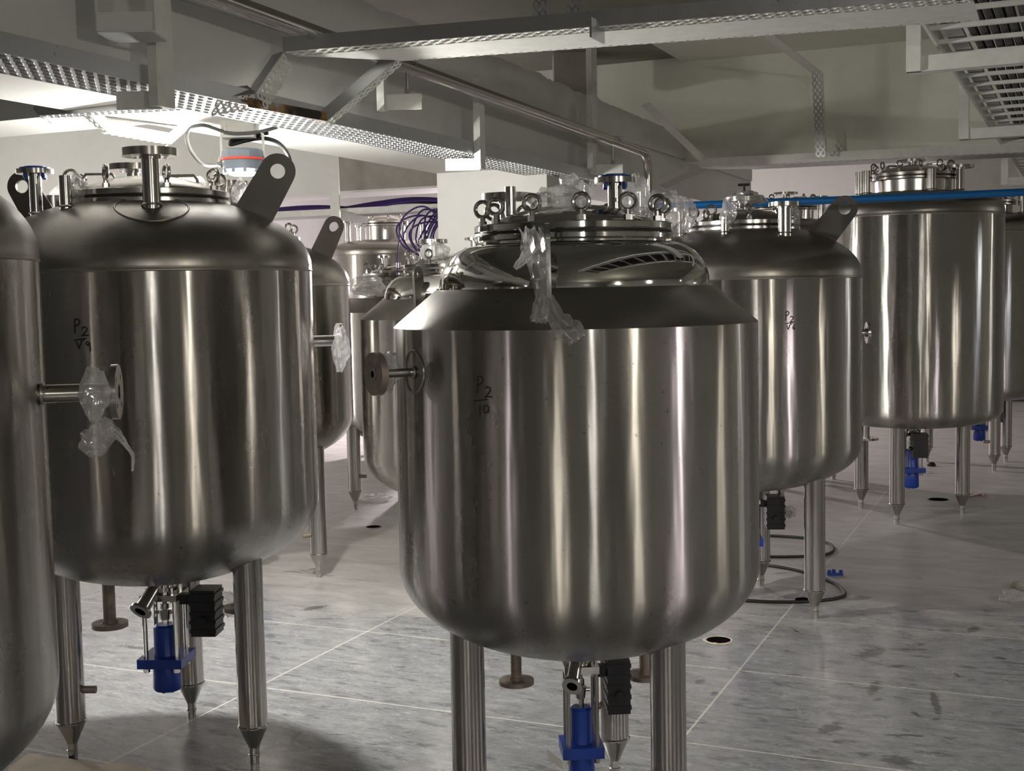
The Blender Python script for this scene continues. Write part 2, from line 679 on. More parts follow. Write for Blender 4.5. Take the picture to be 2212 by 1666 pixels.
struct('ceiling', MB().abox(-6.5, 19, -10.5, 9, Z_S, Z_S + .2), SLAB, 'painted concrete ceiling slab above the cross beams', 'ceiling')
struct('wall_back', MB().abox(18.4, 18.6, -10.5, 9, 0, Z_S), WALLM, 'far end wall behind the last row of tanks', 'wall')
struct('wall_front', MB().abox(-6.7, -6.5, -10.5, 9, 0, Z_S), DARKWALL, 'wall behind the viewer', 'wall')
struct('wall_left', MB().abox(-6.5, 18.4, -10.7, -10.5, 0, Z_S), SOFFIT, 'long wall on the left side of the hall', 'wall')
struct('wall_right', MB().abox(-6.5, 18.4, 9, 9.2, 0, Z_S), WALLM, 'long wall on the right side of the hall', 'wall')
struct('baseboard_back', MB().abox(18.36, 18.4, -10.5, 9, 0, .18), mat_plain('dark_skirting', (.02, .022, .03), .5), 'dark skirting along the far wall', 'baseboard')
struct('trim_1', MB().abox(-2.0, 12.5, BB, BF, Z_A, 2.86), PLASTER, 'long painted ceiling beam running away to the right', 'beam')
struct('trim_2', MB().abox(10.07, 10.87, BB, 9, Z_C, Z_S), PLASTER_G, 'greenish cross beam above the right-hand tanks', 'beam')
struct('trim_4', MB().abox(3.95, 4.34, -10.5, BB, Z_A, Z_S), PLASTER, 'short cross beam left of the long beam', 'beam')
struct('trim_5', MB().abox(10.07, 10.6, -10.5, BB, 2.58, Z_S), PLASTER, 'far cross beam on the left, parallel to the greenish one', 'beam')
struct('trim_8', MB().abox(8.9, 10.07, BF, 9, 3.48, Z_S), PLASTER_G, 'paler strip of ceiling in front of the greenish cross beam, lit tone put in its colour', 'beam')  # pale colour stands in for lamplight on this part of the slab
struct('trim_9', MB().abox(10.055, 10.07, -6.2, -4.9, 2.60, Z_S), CONCRETE, 'raw unpainted concrete patch on the far left cross beam', 'beam')
struct('trim_6', MB().abox(7.05, 7.79, BB, BF, 0, Z_A), PLASTER, 'square concrete pillar behind the centre tank', 'pillar')
struct('trim_10', MB().abox(15.5, 16.3, -1.2, 9, 2.35, Z_S), SLAB, 'last dim cross beam behind the tall tanks', 'beam')  # dimness put into the colour by the dark slab material
# ragged plaster edge on the beam face
rg = MB()
N = 400
a0, a1 = -2.0, 12.5
top = []
for i in range(N + 1):
    a = a0 + (a1 - a0) * i / N
    top.append((a, 2.955 - .010 * max(0, a - 3.0) + .014 * noise.noise(Vector((a * 3.1, 0, 0))) + .012 * noise.noise(Vector((a * 9, 3, 0))) + .009 * noise.noise(Vector((a * 27, 5, 0)))))
for (p, zp), (q, zq) in zip(top, top[1:]):
    vs = [AB(p, BF + .012, Z_A + .3), AB(q, BF + .012, Z_A + .3), AB(q, BF + .012, zq), AB(p, BF + .012, zp),
          AB(q, BF - .05, zq), AB(p, BF - .05, zp)]
    rg.add(vs, [(0, 1, 2, 3), (3, 2, 4, 5)])
struct('trim_7', rg, PLASTER, 'ragged plaster skin on the upper face of the long beam', 'beam')
# warm lit panel glimpsed far behind between two tanks
wl = NT('lit_window')
wl.set(Base_Color=(.8, .5, .3, 1))
wl.b.inputs['Emission Color'].default_value = (1, .62, .38, 1)
wl.b.inputs['Emission Strength'].default_value = 1.1
pw = onA(658, 515, 18.3)
struct('window_1', MB().box(pw, B1 * .32, A1 * .03, Vector((0, 0, .16))), wl.m, 'small orange lit window far behind on the left', 'window')

# ------------------------------------------------------------------ tanks
GRP = 'stainless steel vessels standing in rows'


def ellipse_dish(R, hgt, n=18, e=2.0):
    out = []
    for i in range(n + 1):
        t = PI / 2 * i / n
        out.append((R * math.cos(t) ** (2 / e), hgt * math.sin(t) ** (2 / e)))
    return out


def eye_bolt(par, x, y, z, ang, k=1.0):
    mb = MB()
    mb.cyl((x, y, z - .002), (x, y, z + .014 * k), .011 * k, seg=6)
    mb.cyl((x, y, z + .012 * k), (x, y, z + .026 * k), .0075 * k, seg=10)
    mb.torus((x, y, z + .045 * k), (math.cos(ang), math.sin(ang), 0), .020 * k, .0055 * k, 20, 8)
    return mb.build('eye_bolt', PIPE, par)


def handle(par, x, y, z, ang, w=.11, hh=.055, r=.006):
    d = Vector((math.cos(ang), math.sin(ang), 0))
    c = Vector((x, y, z))
    pts = [c - d * w / 2, c - d * w / 2 + Vector((0, 0, hh - .015)), c - d * (w / 2 - .012) + Vector((0, 0, hh)),
           c + d * (w / 2 - .012) + Vector((0, 0, hh)), c + d * w / 2 + Vector((0, 0, hh - .015)), c + d * w / 2]
    return MB().tube(pts, r, 8).build('lid_handle', PIPE, par)


def nozzle(par, base, d, L, r, fr, ft=.018, mat=None, lobes=4, cap=None, pad=0, name='nozzle', fmat=None):
    """pipe stub with a bolted flange; base on the shell, direction d"""
    base, d = Vector(base), Vector(d).normalized()
    mat = mat or PIPE
    mb = MB()
    mb.cyl(base - d * .04, base + d * (L - ft), r, seg=24)
    mb.torus(base + d * .004, d, r + .002, .004, 24, 6)
    o = mb.build(name, mat, par)
    if fr:
        fb = MB()
        e = base + d * L
        if lobes:
            # flange with four bolt holes, drawn as a ring with small scallops
            u, w = basis(d)
            K = 48
            outl, hol = [], []
            for k in range(K):
                t = 2 * PI * k / K
                q = u * math.cos(t) + w * math.sin(t)
                outl.append(e - d * ft / 2 + q * fr)
                hol.append(e - d * ft / 2 + q * (r * .8))
            fb.plate(outl, d, ft, hol)
            for k in range(lobes):
                t = 2 * PI * (k + .5) / lobes
                q = (u * math.cos(t) + w * math.sin(t)) * ((fr + r) * .52)
                fb.cyl(e - d * (ft + .0012) + q, e + d * .0012 + q, fr * .085, seg=10)
            fb.cyl(e - d * (ft + .008), e - d * ft, r * 1.25, seg=20)
        fo = fb.build('flange', fmat or mat, o)
        if cap:
            cb = MB()
            cb.cyl(e, e + d * .006, fr * .82, seg=28)
            cb.cyl(e + d * .006, e + d * .010, fr * .55, seg=24)
            u, w = basis(d)
            for k in range(4):
                t = 2 * PI * (k + .5) / 4
                q = (u * math.cos(t) + w * math.sin(t)) * (fr * .66)
                cb.cyl(e - d * (ft + .016) + q, e + q, fr * .12, seg=8)
            cb.build('cap', BLUECAP, o)
    return o


def lug(par, base, outdir, updir, w=.11, L=.20, t=.012, hole=.018, mat=None):
    """lifting lug: flat plate with a round top and a hole"""
    n = Vector(outdir).cross(Vector(updir)).normalized()
    up = Vector(updir).normalized()
    sd = up.cross(n).normalized()
    base = Vector(base)
    K = 32
    c = base + up * (L - w / 2)
    outl, hol = [], []
    for k in range(K):
        th = 2 * PI * k / K
        d = sd * math.cos(th) + up * math.sin(th)
        if math.sin(th) >= -1e-6:
            outl.append(c + d * (w / 2))
        else:
            # lower half: project down to the base edge, a little wider than the head
            x = math.cos(th)
            xx = max(-1, min(1, x * 1.35))
            outl.append(base + sd * (xx * w * .56) - up * .03)
        hol.append(c + d * hole)
    return MB().plate(outl, n, t, hol).build('lifting_lug', mat or LUGM, par, ang=40)


def writing(par, R, ang0, z0, strokes, sc, r=.0016):
    """marker strokes on the shell; strokes in letter units, x right, y up"""
    mb = MB()
    for st in strokes:
        pts = []
        for (x0, y0), (x1, y1) in zip(st, st[1:]):
            for i in range(4):
                x, y = x0 + (x1 - x0) * i / 4, y0 + (y1 - y0) * i / 4
                pts.append((x, y))
        pts.append(st[-1])
        P3 = []
        for x, y in pts:
            a = ang0 + x * sc / R
            P3.append((R * 1.0012 * math.cos(a), R * 1.0012 * math.sin(a), z0 + y * sc))
        mb.tube(P3, r, 6)
    return mb.build('marker_writing', INK, par)


G_P = [[(0, 0), (.05, 1.0)], [(.05, 1.0), (.3, 1.0), (.42, .82), (.3, .62), (.05, .52)]]
G_2 = [[(.05, .5), (.2, .62), (.38, .55), (.4, .38), (.1, .05), (.0, 0), (.25, .03), (.5, .02)]]
G_1 = [[(0, .55), (.0, 0)]]
G_0 = [[(.2, .5), (.02, .32), (.02, .12), (.15, 0), (.32, .08), (.36, .32), (.2, .5)]]
G_V = [[(-.05, .5), (.1, 0), (.35, .6), (.55, .62)]]
G_9 = [[(.3, .42), (.12, .5), (.03, .35), (.15, .22), (.3, .38), (.3, .42), (.32, .1), (.33, -.2)]]
G_6 = [[(.25, .55), (.05, .25), (.08, .03), (.25, .02), (.28, .18), (.08, .2)]]
BAR = [[(-.05, 0), (.85, .12)]]


def sh(gl, dx, dy):
    return [[(x + dx, y + dy) for x, y in st] for st in gl]


def bottom_valve(par, z_top, rz, cyl_top, cyl_bot, box_side=1, outlet=True, k_=1.0):
    """bottom outlet valve with blue pneumatic actuator; local frame: -y to the viewer"""
    c, s_ = math.cos(rz), math.sin(rz)

    def T(x, y, z):
        return Vector((x * c - y * s_, x * s_ + y * c, z))
    zp = z_top - .055
    mb = MB()
    mb.cyl((0, 0, z_top + .06), (0, 0, zp), .035, seg=24)
    mb.cyl((0, 0, zp + .035), (0, 0, zp + .02), .055, seg=24)
    mb.box((0, 0, zp), T(.068, 0, 0), T(0, .068, 0), (0, 0, .011))
    for i in (-1, 1):
        for j in (-1, 1):
            mb.cyl(T(i * .045, j * .045, zp + .035), T(i * .045, j * .045, zp - .022), .008, seg=6)
    # stem with coupling
    mb.cyl((0, 0, zp), (0, 0, cyl_top - .005), .009, seg=12)
    zm = (zp + cyl_top) / 2 - .01
    mb.cyl((0, 0, zm + .035), (0, 0, zm + .015), .016, seg=12)
    mb.cyl((0, 0, zm + .012), (0, 0, zm - .025), .024, .018, seg=16)
    mb.cyl((0, 0, zm - .025), (0, 0, zm - .055), .013, seg=6)
    mb.cyl(T(-.038, 0, zm + .0), T(.038, 0, zm + .0), .006, seg=8)
    v = mb.build('bottom_valve', PIPE, par)
    v.scale = (k_, k_, 1)
    zf = cyl_top - (cyl_top - cyl_bot) * .52
    ab = MB()
    ab.lathe([(0, cyl_top + .004), (.035, cyl_top + .004), (.044, cyl_top - .004), (.044, zf), (.05, zf - .01), (.053, cyl_bot + .01), (.047, cyl_bot), (0, cyl_bot)], 8 * 5)
    ab.box((0, 0, zf), T(.082, 0, 0), T(0, .082, 0), (0, 0, .017))
    for k in range(6):
        t = 2 * PI * k / 6
        ab.cyl((.03 * math.cos(t), .03 * math.sin(t), cyl_bot + .004), (.03 * math.cos(t), .03 * math.sin(t), cyl_bot - .006), .006, seg=6)
    ao = ab.build('blue_actuator', BLUEP, v)
    tag(ao, 'blue painted actuator cylinder')
    for i in (-1, 1):
        for j in (-1, 1):
            r_ = MB().cyl(T(i * .056, j * .056, zp), T(i * .056, j * .056, zf - .035), .0085, seg=10)
            r_.cyl(T(i * .056, j * .056, zf - .02), T(i * .056, j * .056, zf - .036), .012, seg=6)
            r_.build('tie_rod', PIPE, v)
    bx = MB()
    q = box_side
    bx.box(T(q * .15, .02, zp - .065), T(.045, 0, 0), T(0, .05, 0), (0, 0, .085))
    for k in range(5):
        bx.box(T(q * .15, .02, zp - .13 + k * .033), T(.049, 0, 0), T(0, .053, 0), (0, 0, .006))
    bx.box(T(q * .085, .02, zp - .02), T(.03, 0, 0), T(0, .018, 0), (0, 0, .018))
    bx.cyl(T(q * .15, -.035, zp - .09), T(q * .15, -.05, zp - .09), .016, seg=14)
    tag(bx.build('switch_box', BLACKP, v), 'black switch box')
    if outlet:
        ob = MB()
        p0 = T(-.01, -.02, z_top + .0)
        p1 = T(-.045, -.115, z_top - .085)
        ob.tube([p0, p0.lerp(p1, .5), p1], [.024, .025, .027], 18)
        d = (p1 - p0).normalized()
        ob.ring(p1 - d * .004, p1 + d * .006, .040, .021, 28)
        ob.build('outlet_pipe', PIPE, v)
        MB().cyl(p1 + d * .0045, p1 + d * .0055, .0212, seg=20).build('outlet_bore', HOLE, v)
    return v


def tank(label, px, D, R, zs, z0, kind='dome', top_h=.45, bot_h=.5, expo=2.0, legs=None, stubs=(0,), lid_r=.287, lid_z=None, eyes=8,
         eye_ph=.2, eye_face=.9, handles=((-.12, .02, .3), (.14, .0, .1)), seed=0, mats=None, valve=True, valve_rz=0., valve_z=(.455, .215), box_side=1, spin=0., valve_k=1.0):
    """builds one vessel; returns (root, local transform helper values)"""
    q = P(px, 640, D)
    root = empty('steel_tank', (q.x, q.y, 0), -math.atan2(q.x, q.y))
    tag(root, label, 'tank', GRP)
    sm, tm = mats or (STEEL, STEEL_T)
    prof = [(0, z0 - bot_h * R)]
    prof = [(r, z0 - z) for r, z in ellipse_dish(R, bot_h * R, 20, expo)][::-1]
    prof[0] = (0, prof[0][1])
    nb = 10
    if kind == 'dome':
        body = prof + [(R, z0 + (zs - z0) * i / nb) for i in range(1, nb)] + [(R, zs - .004)]
        shell = MB().lathe(body, 96).build('shell', sm, root)
        hd = [(R, zs - .004), (R * 1.0025, zs - .001), (R * 1.0025, zs + .002), (R, zs + .005)] + \
             [(r, zs + .03 * R + z) for r, z in ellipse_dish(R, top_h * R, 36, expo) if r > lid_r - .03]
        MB().lathe(hd, 96).build('top_dish', tm, root)

        def surf(r):
            rr = min(1, r / R)
            return zs + .03 * R + top_h * R * max(0, 1 - rr ** expo) ** (1 / expo)
        ztop = surf(lid_r)
        lz = lid_z if lid_z else ztop + .02
    else:
        body = prof + [(R, z0 + (zs - z0) * i / nb) for i in range(1, nb)] + [(R, zs)]
        MB().lathe(body, 96).build('shell', sm, root)
        rb = R * .745
        zb = zs + .11
        MB().lathe([(R, zs), (R * .995, zs + .004), (rb + .012, zb - .002), (rb + .004, zb)], 96).build('shoulder_cone', STEEL_T, root)
        hd = []
        for i in range(17):
            t = PI / 2 * i / 16
            hd.append((lid_r - .02 + (rb - lid_r + .02) * math.cos(t) ** .9, zb + .13 * math.sin(t) ** 1.0))
        hd.append((lid_r - .02, zb + .15))
        MB().lathe([(rb + .008, zb - .004), (rb + .008, zb + .004)] + hd, 96).build('top_dish', STEEL_P, root)

        def surf(r):
            if r > rb:
                return zs + .11 * (R - r) / (R - rb)
            x = max(0., min(1., (r - lid_r + .02) / (rb - lid_r + .02)))
            return zb + .13 * math.sin(math.acos(x))
        ztop = zb + .13
        lz = lid_z if lid_z else zb + .16
    # manhole: neck with lower ring, gasket, lid flange with domed cover
    lm = STEEL_P if kind != 'dome' else PIPE
    MB().lathe([(lid_r - .035, ztop - .05), (lid_r - .03, lz - .022), (lid_r - .004, lz - .02), (lid_r, lz - .016), (lid_r, lz - .004), (lid_r - .004, lz), (0, lz)], 80).build('manhole_neck', lm, root)
    MB().cyl((0, 0, lz), (0, 0, lz + .008), lid_r - .004, seg=64).build('gasket', RUBBER, root)
    f0 = lz + .008
    MB().lathe([(0, f0), (lid_r - .003, f0), (lid_r, f0 + .003), (lid_r, f0 + .019), (lid_r - .003, f0 + .022), (lid_r - .06, f0 + .022)], 80).build('lid_flange', lm, root)
    cap = [(lid_r - .055 - .0, f0 + .022)] + [(r, f0 + .022 + z) for r, z in ellipse_dish(lid_r - .055, .062, 12, 1.7)]
    cap[-1] = (0, cap[-1][1])
    MB().lathe(cap, 72).build('lid_cover', tm if kind == 'dome' else STEEL_P, root)
    for k in range(eyes):
        t = eye_ph + 2 * PI * k / eyes
        eye_bolt(root, (lid_r - .026) * math.cos(t), (lid_r - .026) * math.sin(t), f0 + .022, (t + PI / 2 + random.uniform(-.9, .9)) if eye_face > .5 else (-PI / 2 + random.uniform(-eye_face, eye_face)), 1.15)
    for hx, hy, ha in handles:
        handle(root, hx, hy, f0 + .03, ha)
    # legs
    rr = R * .70
    if legs is None:
        legs = [(rr * math.cos(t + spin), rr * math.sin(t + spin)) for t in (-2.4, -.35, 1.75)]
    for i, (x, y) in enumerate(legs):
        zt = z0 - bot_h * R * max(.05, 1 - (math.hypot(x, y) / R) ** expo) ** (1 / expo) + .03
        lr = .051
        lb = MB().lathe([(0, .062), (.019, .062), (.022, .070), (lr - .002, .132), (lr + .0035, .138), (lr + .0035, .142), (lr, .146), (lr, zt), (0, zt)], 56,
                        Matrix.Translation((x, y, 0)))
        lo = lb.build('leg', LEGM, root)
        MB().lathe([(0, 0), (.017, 0), (.017, .028), (.020, .030), (.020, .036), (.0175, .038), (.0175, .064), (0, .064)], 18, Matrix.Translation((x, y, 0))).build('foot_pin', PIPE, lo)
        if i in stubs:
            sx = 1 if x < 0 else -1
            d = Vector((sx * .95, -.3, 0))
            MB().cyl((x, y, .255), Vector((x, y, .255)) + d.normalized() * .095, .0135, seg=14).build('leg_stub', RUSTY, lo)
    if valve:
        bottom_valve(root, z0 - bot_h * R - .005, valve_rz, valve_z[0], valve_z[1], box_side, k_=valve_k)
    return root, surf, lz


def loc_feet(px, D, feet):
    q = P(px, 640, D)
    M = Matrix.Rotation(math.atan2(q.x, q.y), 4, 'Z')
    return [tuple((M @ (H(*p) - Vector((q.x, q.y, 0)))).xy) for p in feet]


# --- centre tank, jacketed
T2, s2, l2 = tank('large jacketed steel tank marked P2 over 10, front and centre', 1240, 3.78, .545, 1.546, .823, 'cone', lid_r=.297,
                  legs=[(-.335, -.15), (.25, -.27), (.11, .345)], stubs=(1, 2), eyes=12, eye_ph=math.radians(-115), eye_face=.45, lid_z=1.812,
                  handles=((-.0, .06, .1), (.12, .16, -.1)), valve_z=(.36, .12), valve_rz=.12, valve_k=.78)
writing(T2, .545, -PI / 2 - .50, 1.345, sh(G_P, 0, .75) + sh(G_2, .5, .55) + sh(BAR, -.15, .3) + sh(G_1, .15, -.5) + sh(G_0, .4, -.4), .045, .0019)
nozzle(T2, (-.20, .05, 1.86), (0, 0, 1), .085, .022, .076, .02)
nozzle(T2, (-.185, -.03, 1.86), (0, 0, 1), .105, .016, .032, .006, lobes=0)
nozzle(T2, (.125, -.06, 1.86), (0, 0, 1), .115, .0215, .060, .016, cap=True)
nozzle(T2, (.22, .10, 1.85), (0, 0, 1), .10, .014, .03, .006, lobes=0)
# side nozzle with oval pad
az = -PI / 2 - .98
dn = Vector((math.cos(az), math.sin(az), 0))
nz_ = nozzle(T2, Vector((0, 0, 1.428)) + dn * .545, dn, .125, .0125, .060, .02, mat=PIPE, fmat=RUSTY)
MB().cyl(Vector((0, 0, 1.428)) + dn * (.545 + .125 - .001), Vector((0, 0, 1.428)) + dn * (.545 + .1265), .010, seg=16).build('bore', HOLE, nz_)
MB().ring(Vector((0, 0, 1.428)) + dn * (.545 + .125 - .001), Vector((0, 0, 1.428)) + dn * (.545 + .127), .022, .010, 24).build('raised_face', PIPE, nz_)
pv = []
for k in range(40):
    t = 2 * PI * k / 40
    a = az + .058 * math.cos(t) / .545
    pv.append((.5455 * math.cos(a), .5455 * math.sin(a), 1.428 + .060 * math.sin(t)))
MB().tube(pv, .0035, 6, closed=True).build('reinforcing_pad', LEGM, T2)
nozzle(T2, (-.20, .05, .62), (0, 0, -1), .20, .017, .055, .014, mat=RUSTY)
nozzle(T2, (.205, .12, .60), (0, 0, -1), .185, .017, .055, .014, mat=RUSTY)
# lugs on the polished dome: upright plates seen edge-on
lug(T2, (-.07, -.40, 1.66), (0.08, -1, 0), (0.0, -.02, 1), .09, .17, .012, .016, STEEL_P)
lug(T2, (.07, .40, 1.66), (0, 1, 0), (0, .02, 1), .09, .17, .012, .016, STEEL_P)

# --- left tank
f1 = loc_feet(328, 4.5, [(158, 1640), (550, 1650), (415, 1550)])
T1, s1, l1 = tank('big domed steel tank marked P2 over V9 on the left', 328, 4.5, .57, 1.738, .913, legs=f1, stubs=(0,), lid_r=.287, lid_z=1.992, eye_ph=.25,
                  handles=((-.16, -.05, -.15), (.12, .0, -.2)), valve_z=(.455, .215), valve_rz=-.35)
writing(T1, .57, -PI / 2 - .43, 1.515, sh(G_P, 0, .62) + sh(G_2, .5, .45) + sh(BAR, 0, .15) + sh(G_V, .15, -.45) + sh(G_9, .75, -.45), .045, .0021)
nozzle(T1, (.012, -.36, s1(.36)), (0, 0, 1), .185, .029, .090, .026)
pc = [(.012 + .118 * math.cos(2 * PI * k / 48), -.36 + .118 * math.sin(2 * PI * k / 48)) for k in range(48)]
MB().tube([(x, y, s1(math.hypot(x, y)) + .001) for x, y in pc], .0035, 6, closed=True).build('reinforcing_pad', STEEL_T, T1)
nozzle(T1, (-.05, .12, 2.03), (0, 0, 1), .105, .022, .085, .022)
nozzle(T1, (-.374, .0, s1(.374)), (0, 0, 1), .155, .021, .063, .016, cap=True)
nozzle(T1, (-.262, -.24, s1(.356)), (0, 0, 1), .115, .020, .030, .010, lobes=0)
nozzle(T1, (-.33, .22, s1(.40)), (0, 0, 1), .10, .040, .045, .008, lobes=0)
nozzle(T1, (.29, .26, s1(.39)), (0, 0, 1), .145, .056, .085, .022)
t = -.33
lug(T1, (.375 * math.cos(t), .375 * math.sin(t), s1(.375) - .02), (1, -.15, 0), (.5, -.17, .87), .125, .25, .014, .026)
t = PI - .45
lug(T1, (.40 * math.cos(t), .40 * math.sin(t), s1(.40) - .02), (-1, .4, 0), (-.45, .2, .87), .11, .22, .014, .024)
d_ = Vector((1, .12, 0)).normalized()
nz1 = nozzle(T1, Vector((0, 0, 1.474)) + d_ * .57, d_, .125, .021, .066, .016)
nozzle(T1, (-.20, .18, .66), (0, 0, -1), .24, .023, .066, .018, mat=RUSTY)
nozzle(T1, (.285, .22, .68), (0, 0, -1), .25, .023, .066, .018, mat=RUSTY)

# --- tank cut by the left edge
T0, s0, l0 = tank('nearest domed steel tank cut off by the left edge of the view', -540, 2.62, .57, 1.738, .80, legs=None, spin=.6, valve_rz=.3)
q0 = P(-540, 640, 2.62)
rz0 = -math.atan2(q0.x, q0.y)
wd = Vector((1, .16, 0))
ld = Matrix.Rotation(-rz0, 3, 'Z') @ wd
zt0 = P(165, 857, 2.62).z
nozzle(T0, Vector((0, 0, zt0)) + ld.normalized() * .57, ld, .165, .020, .061, .014)

# --- tank right of centre
f3 = loc_feet(1608, 6.4, [(1760, 1335)])
T3, s3, l3 = tank('domed steel tank right of the jacketed centre tank, marked P2', 1608, 6.4, .58, 1.683, .85, bot_h=.42, legs=[f3[0], (-.40, -.1), (.08, .41)], stubs=(), lid_r=.278,
                  lid_z=1.945, eye_ph=.1, handles=((-.05, -.06, .1), (.1, .14, .1)), valve_rz=.1, valve_z=(.46, .22))
writing(T3, .58, -PI / 2 + .33, 1.46, sh(G_P, 0, .62) + sh(G_2, .5, .45) + sh(BAR, 0, .25) + sh(G_V, .2, -.4) + sh(G_6, .8, -.4), .042, .002)
nozzle(T3, (.19, -.33, s3(.38)), (0, 0, 1), .15, .033, .074, .02)
nozzle(T3, (-.31, -.12, s3(.33)), (0, 0, 1), .13, .024, .064, .016)
nozzle(T3, (-.09, -.34, s3(.35)), (0, 0, 1), .085, .021, .03, .008, lobes=0)
nz3 = nozzle(T3, (0.0, .1, 2.0), (0, 0, 1), .105, .05, .105, .022)
MB().cyl((0, .1, 2.105), (0, .1, 2.17), .007, seg=10).cyl((-.03, .1, 2.17), (.03, .1, 2.17), .007, seg=10).cyl((-.05, .1, 2.115), (.05, .1, 2.115), .012, seg=10).build('clamp_handle', RUBBER, nz3)
lug(T3, (.37, -.12, s3(.39) - .02), (1, -.15, 0), (.62, -.12, .78), .125, .25, .014, .030)
lug(T3, (-.37, .12, s3(.39) - .02), (-1, .15, 0), (-.62, .12, .78), .125, .25, .014, .030)
nozzle(T3, (.18, .12, .64), (0, 0, -1), .19, .020, .062, .016)
nozzle(T3, (.574, .08, 1.4), (1, .1, 0), .05, .018, .055, .014)

# --- tall tank on the right
f4 = loc_feet(1970, 8.8, [(1860, 1097), (1937, 1132), (2078, 1110)])
TALL = dict(top_h=.27, bot_h=.24, expo=2.9, lid_r=.29, eyes=12)
T4, s4, l4 = tank('tall broad steel tank behind the blue pipe on the right', 1970, 8.8, .605, 2.10, .79, legs=f4, stubs=(), lid_z=2.375, valve_z=(.47, .2), valve_rz=-1.35, **TALL)
nozzle(T4, (0, .05, 2.42), (0, 0, 1), .09, .03, .085, .018)
nozzle(T4, (-.35, -.12, s4(.37)), (0, 0, 1), .17, .032, .04, .012, lobes=0)
nozzle(T4, (-.30, -.16, s4(.34)), (0, 0, 1), .17, .034, .042, .012, lobes=0)
nozzle(T4, (.30, -.1, s4(.32)), (0, 0, 1), .17, .035, .10, .02)
nozzle(T4, (.12, -.34, s4(.36)), (0, 0, 1), .15, .03, .035, .012, lobes=0)
nozzle(T4, (-.31, .12, .66), (0, 0, -1), .14, .022, .085, .016)

# --- second row behind the left tank
f5 = loc_feet(546, 7.4, [(690, 1247)])
T5, s5, l5 = tank('domed steel tank standing directly behind the left P2 over V9 tank', 546, 7.4, .57, 1.70, .935, legs=[f5[0], (-.4, -.1), (.0, .4)], stubs=(0,))
lug(T5, (.40, -.10, s5(.41) - .02), (1, .35, 0), (.42, -.1, .9), .125, .25, .014, .03)
nozzle(T5, (-.3, -.1, s5(.32)), (0, 0, 1), .14, .022, .06, .016)

# --- jacketed tanks behind
T6, s6, l6 = tank('jacketed steel tank half hidden behind the centre tank, clamp lid wrapped in film', 988, 7.0, .545, 1.507, .75, 'cone', lid_r=.297, spin=.4, lid_z=1.775)
nozzle(T6, (-.13, -.05, 1.83), (0, 0, 1), .11, .05, .085, .022)
nozzle(T6, (.1, -.08, 1.83), (0, 0, 1), .115, .02, .055, .014)
nozzle(T6, (-.17, .1, 1.82), (0, 0, 1), .09, .02, .05, .014)
lug(T6, (-.2, -.36, 1.61), (-.5, -.85, 0), (-.05, -.1, 1), .09, .18, .012, .016, LUGM)
f7 = loc_feet(868, 9.8, [(768, 1100)])
T7, s7, l7 = tank('farther jacketed steel tank with a sparkling lid in front of the purple cables', 868, 9.8, .545, 1.507, .75, 'cone', lid_r=.297, legs=[f7[0], (.3, -.3), (.05, .4)], stubs=(0,), lid_z=1.775)
nozzle(T7, (-.13, -.05, 1.83), (0, 0, 1), .11, .02, .05, .018)
nozzle(T7, (.16, -.05, 1.83), (0, 0, 1), .14, .02, .05, .018)
nozzle(T7, (-.02, -.15, 1.82), (0, 0, 1), .07, .02, .03, .01, lobes=0)
lug(T7, (-.06, -.40, 1.61), (-.3, -.95, 0), (-.02, -.1, 1), .09, .18, .012, .016, LUGM)
T8, s8, l8 = tank('tall pinkish steel tank far back behind the purple cable coil', 836, 12.5, .535, 2.02, .78, legs=None, stubs=(), lid_z=2.33, spin=.2,
                  top_h=.27, bot_h=.24, expo=2.9, lid_r=.23, eyes=8)
nozzle(T8, (-.37, -.1, s8(.38)), (0, 0, 1), .2, .03, .06, .016)
nozzle(T8, (-.27, .1, s8(.3)), (0, 0, 1), .16, .025, .05, .016)
nozzle(T8, (.37, -.1, s8(.38)), (0, 0, 1), .17, .04, .05, .016)
f9 = loc_feet(2118, 11.2, [(2002, 998), (2147, 1017), (2172, 997)])
T9, s9, l9 = tank('rightmost tall steel tank mostly hidden behind the tall broad one', 2118, 11.2, .605, 2.07, .74, legs=f9, stubs=(1,), lid_z=2.33, valve_z=(.47, .22), valve_rz=.2, **TALL)
nozzle(T9, (.33, -.12, s9(.35)), (0, 0, 1), .2, .03, .05, .016)
nozzle(T9, (.2, .1, s9(.3)), (0, 0, 1), .2, .025, .08, .016)
nozzle(T9, (-.33, -.05, .6), (0, 0, -1), .16, .022, .10, .016, mat=RUSTY)
T10, s10, l10 = tank('dark tall steel tank glimpsed between the two right-hand tanks under the blue pipe', 1690, 10.6, .60, 2.02, .78, legs=None, stubs=(), lid_z=2.29, spin=.3, **TALL)
nozzle(T10, (.03, -.02, 2.34), (0, 0, 1), .085, .025, .1, .018)
nozzle(T10, (-.16, .1, 2.33), (0, 0, 1), .06, .02, .06, .016)
nozzle(T10, (.32, -.2, s10(.38)), (0, 0, 1), .19, .03, .05, .016)

# ------------------------------------------------------------------ pendant lamp
lp = empty('pendant_lamp', LAMP_P)
tag(lp, 'grey round pendant lamp with red ring hanging above the left tank', 'lamp')
hz = .05


def LP(px, py, D=None):
    D = D or LAMP_P.y
    return P(px, py, D) - lp.location


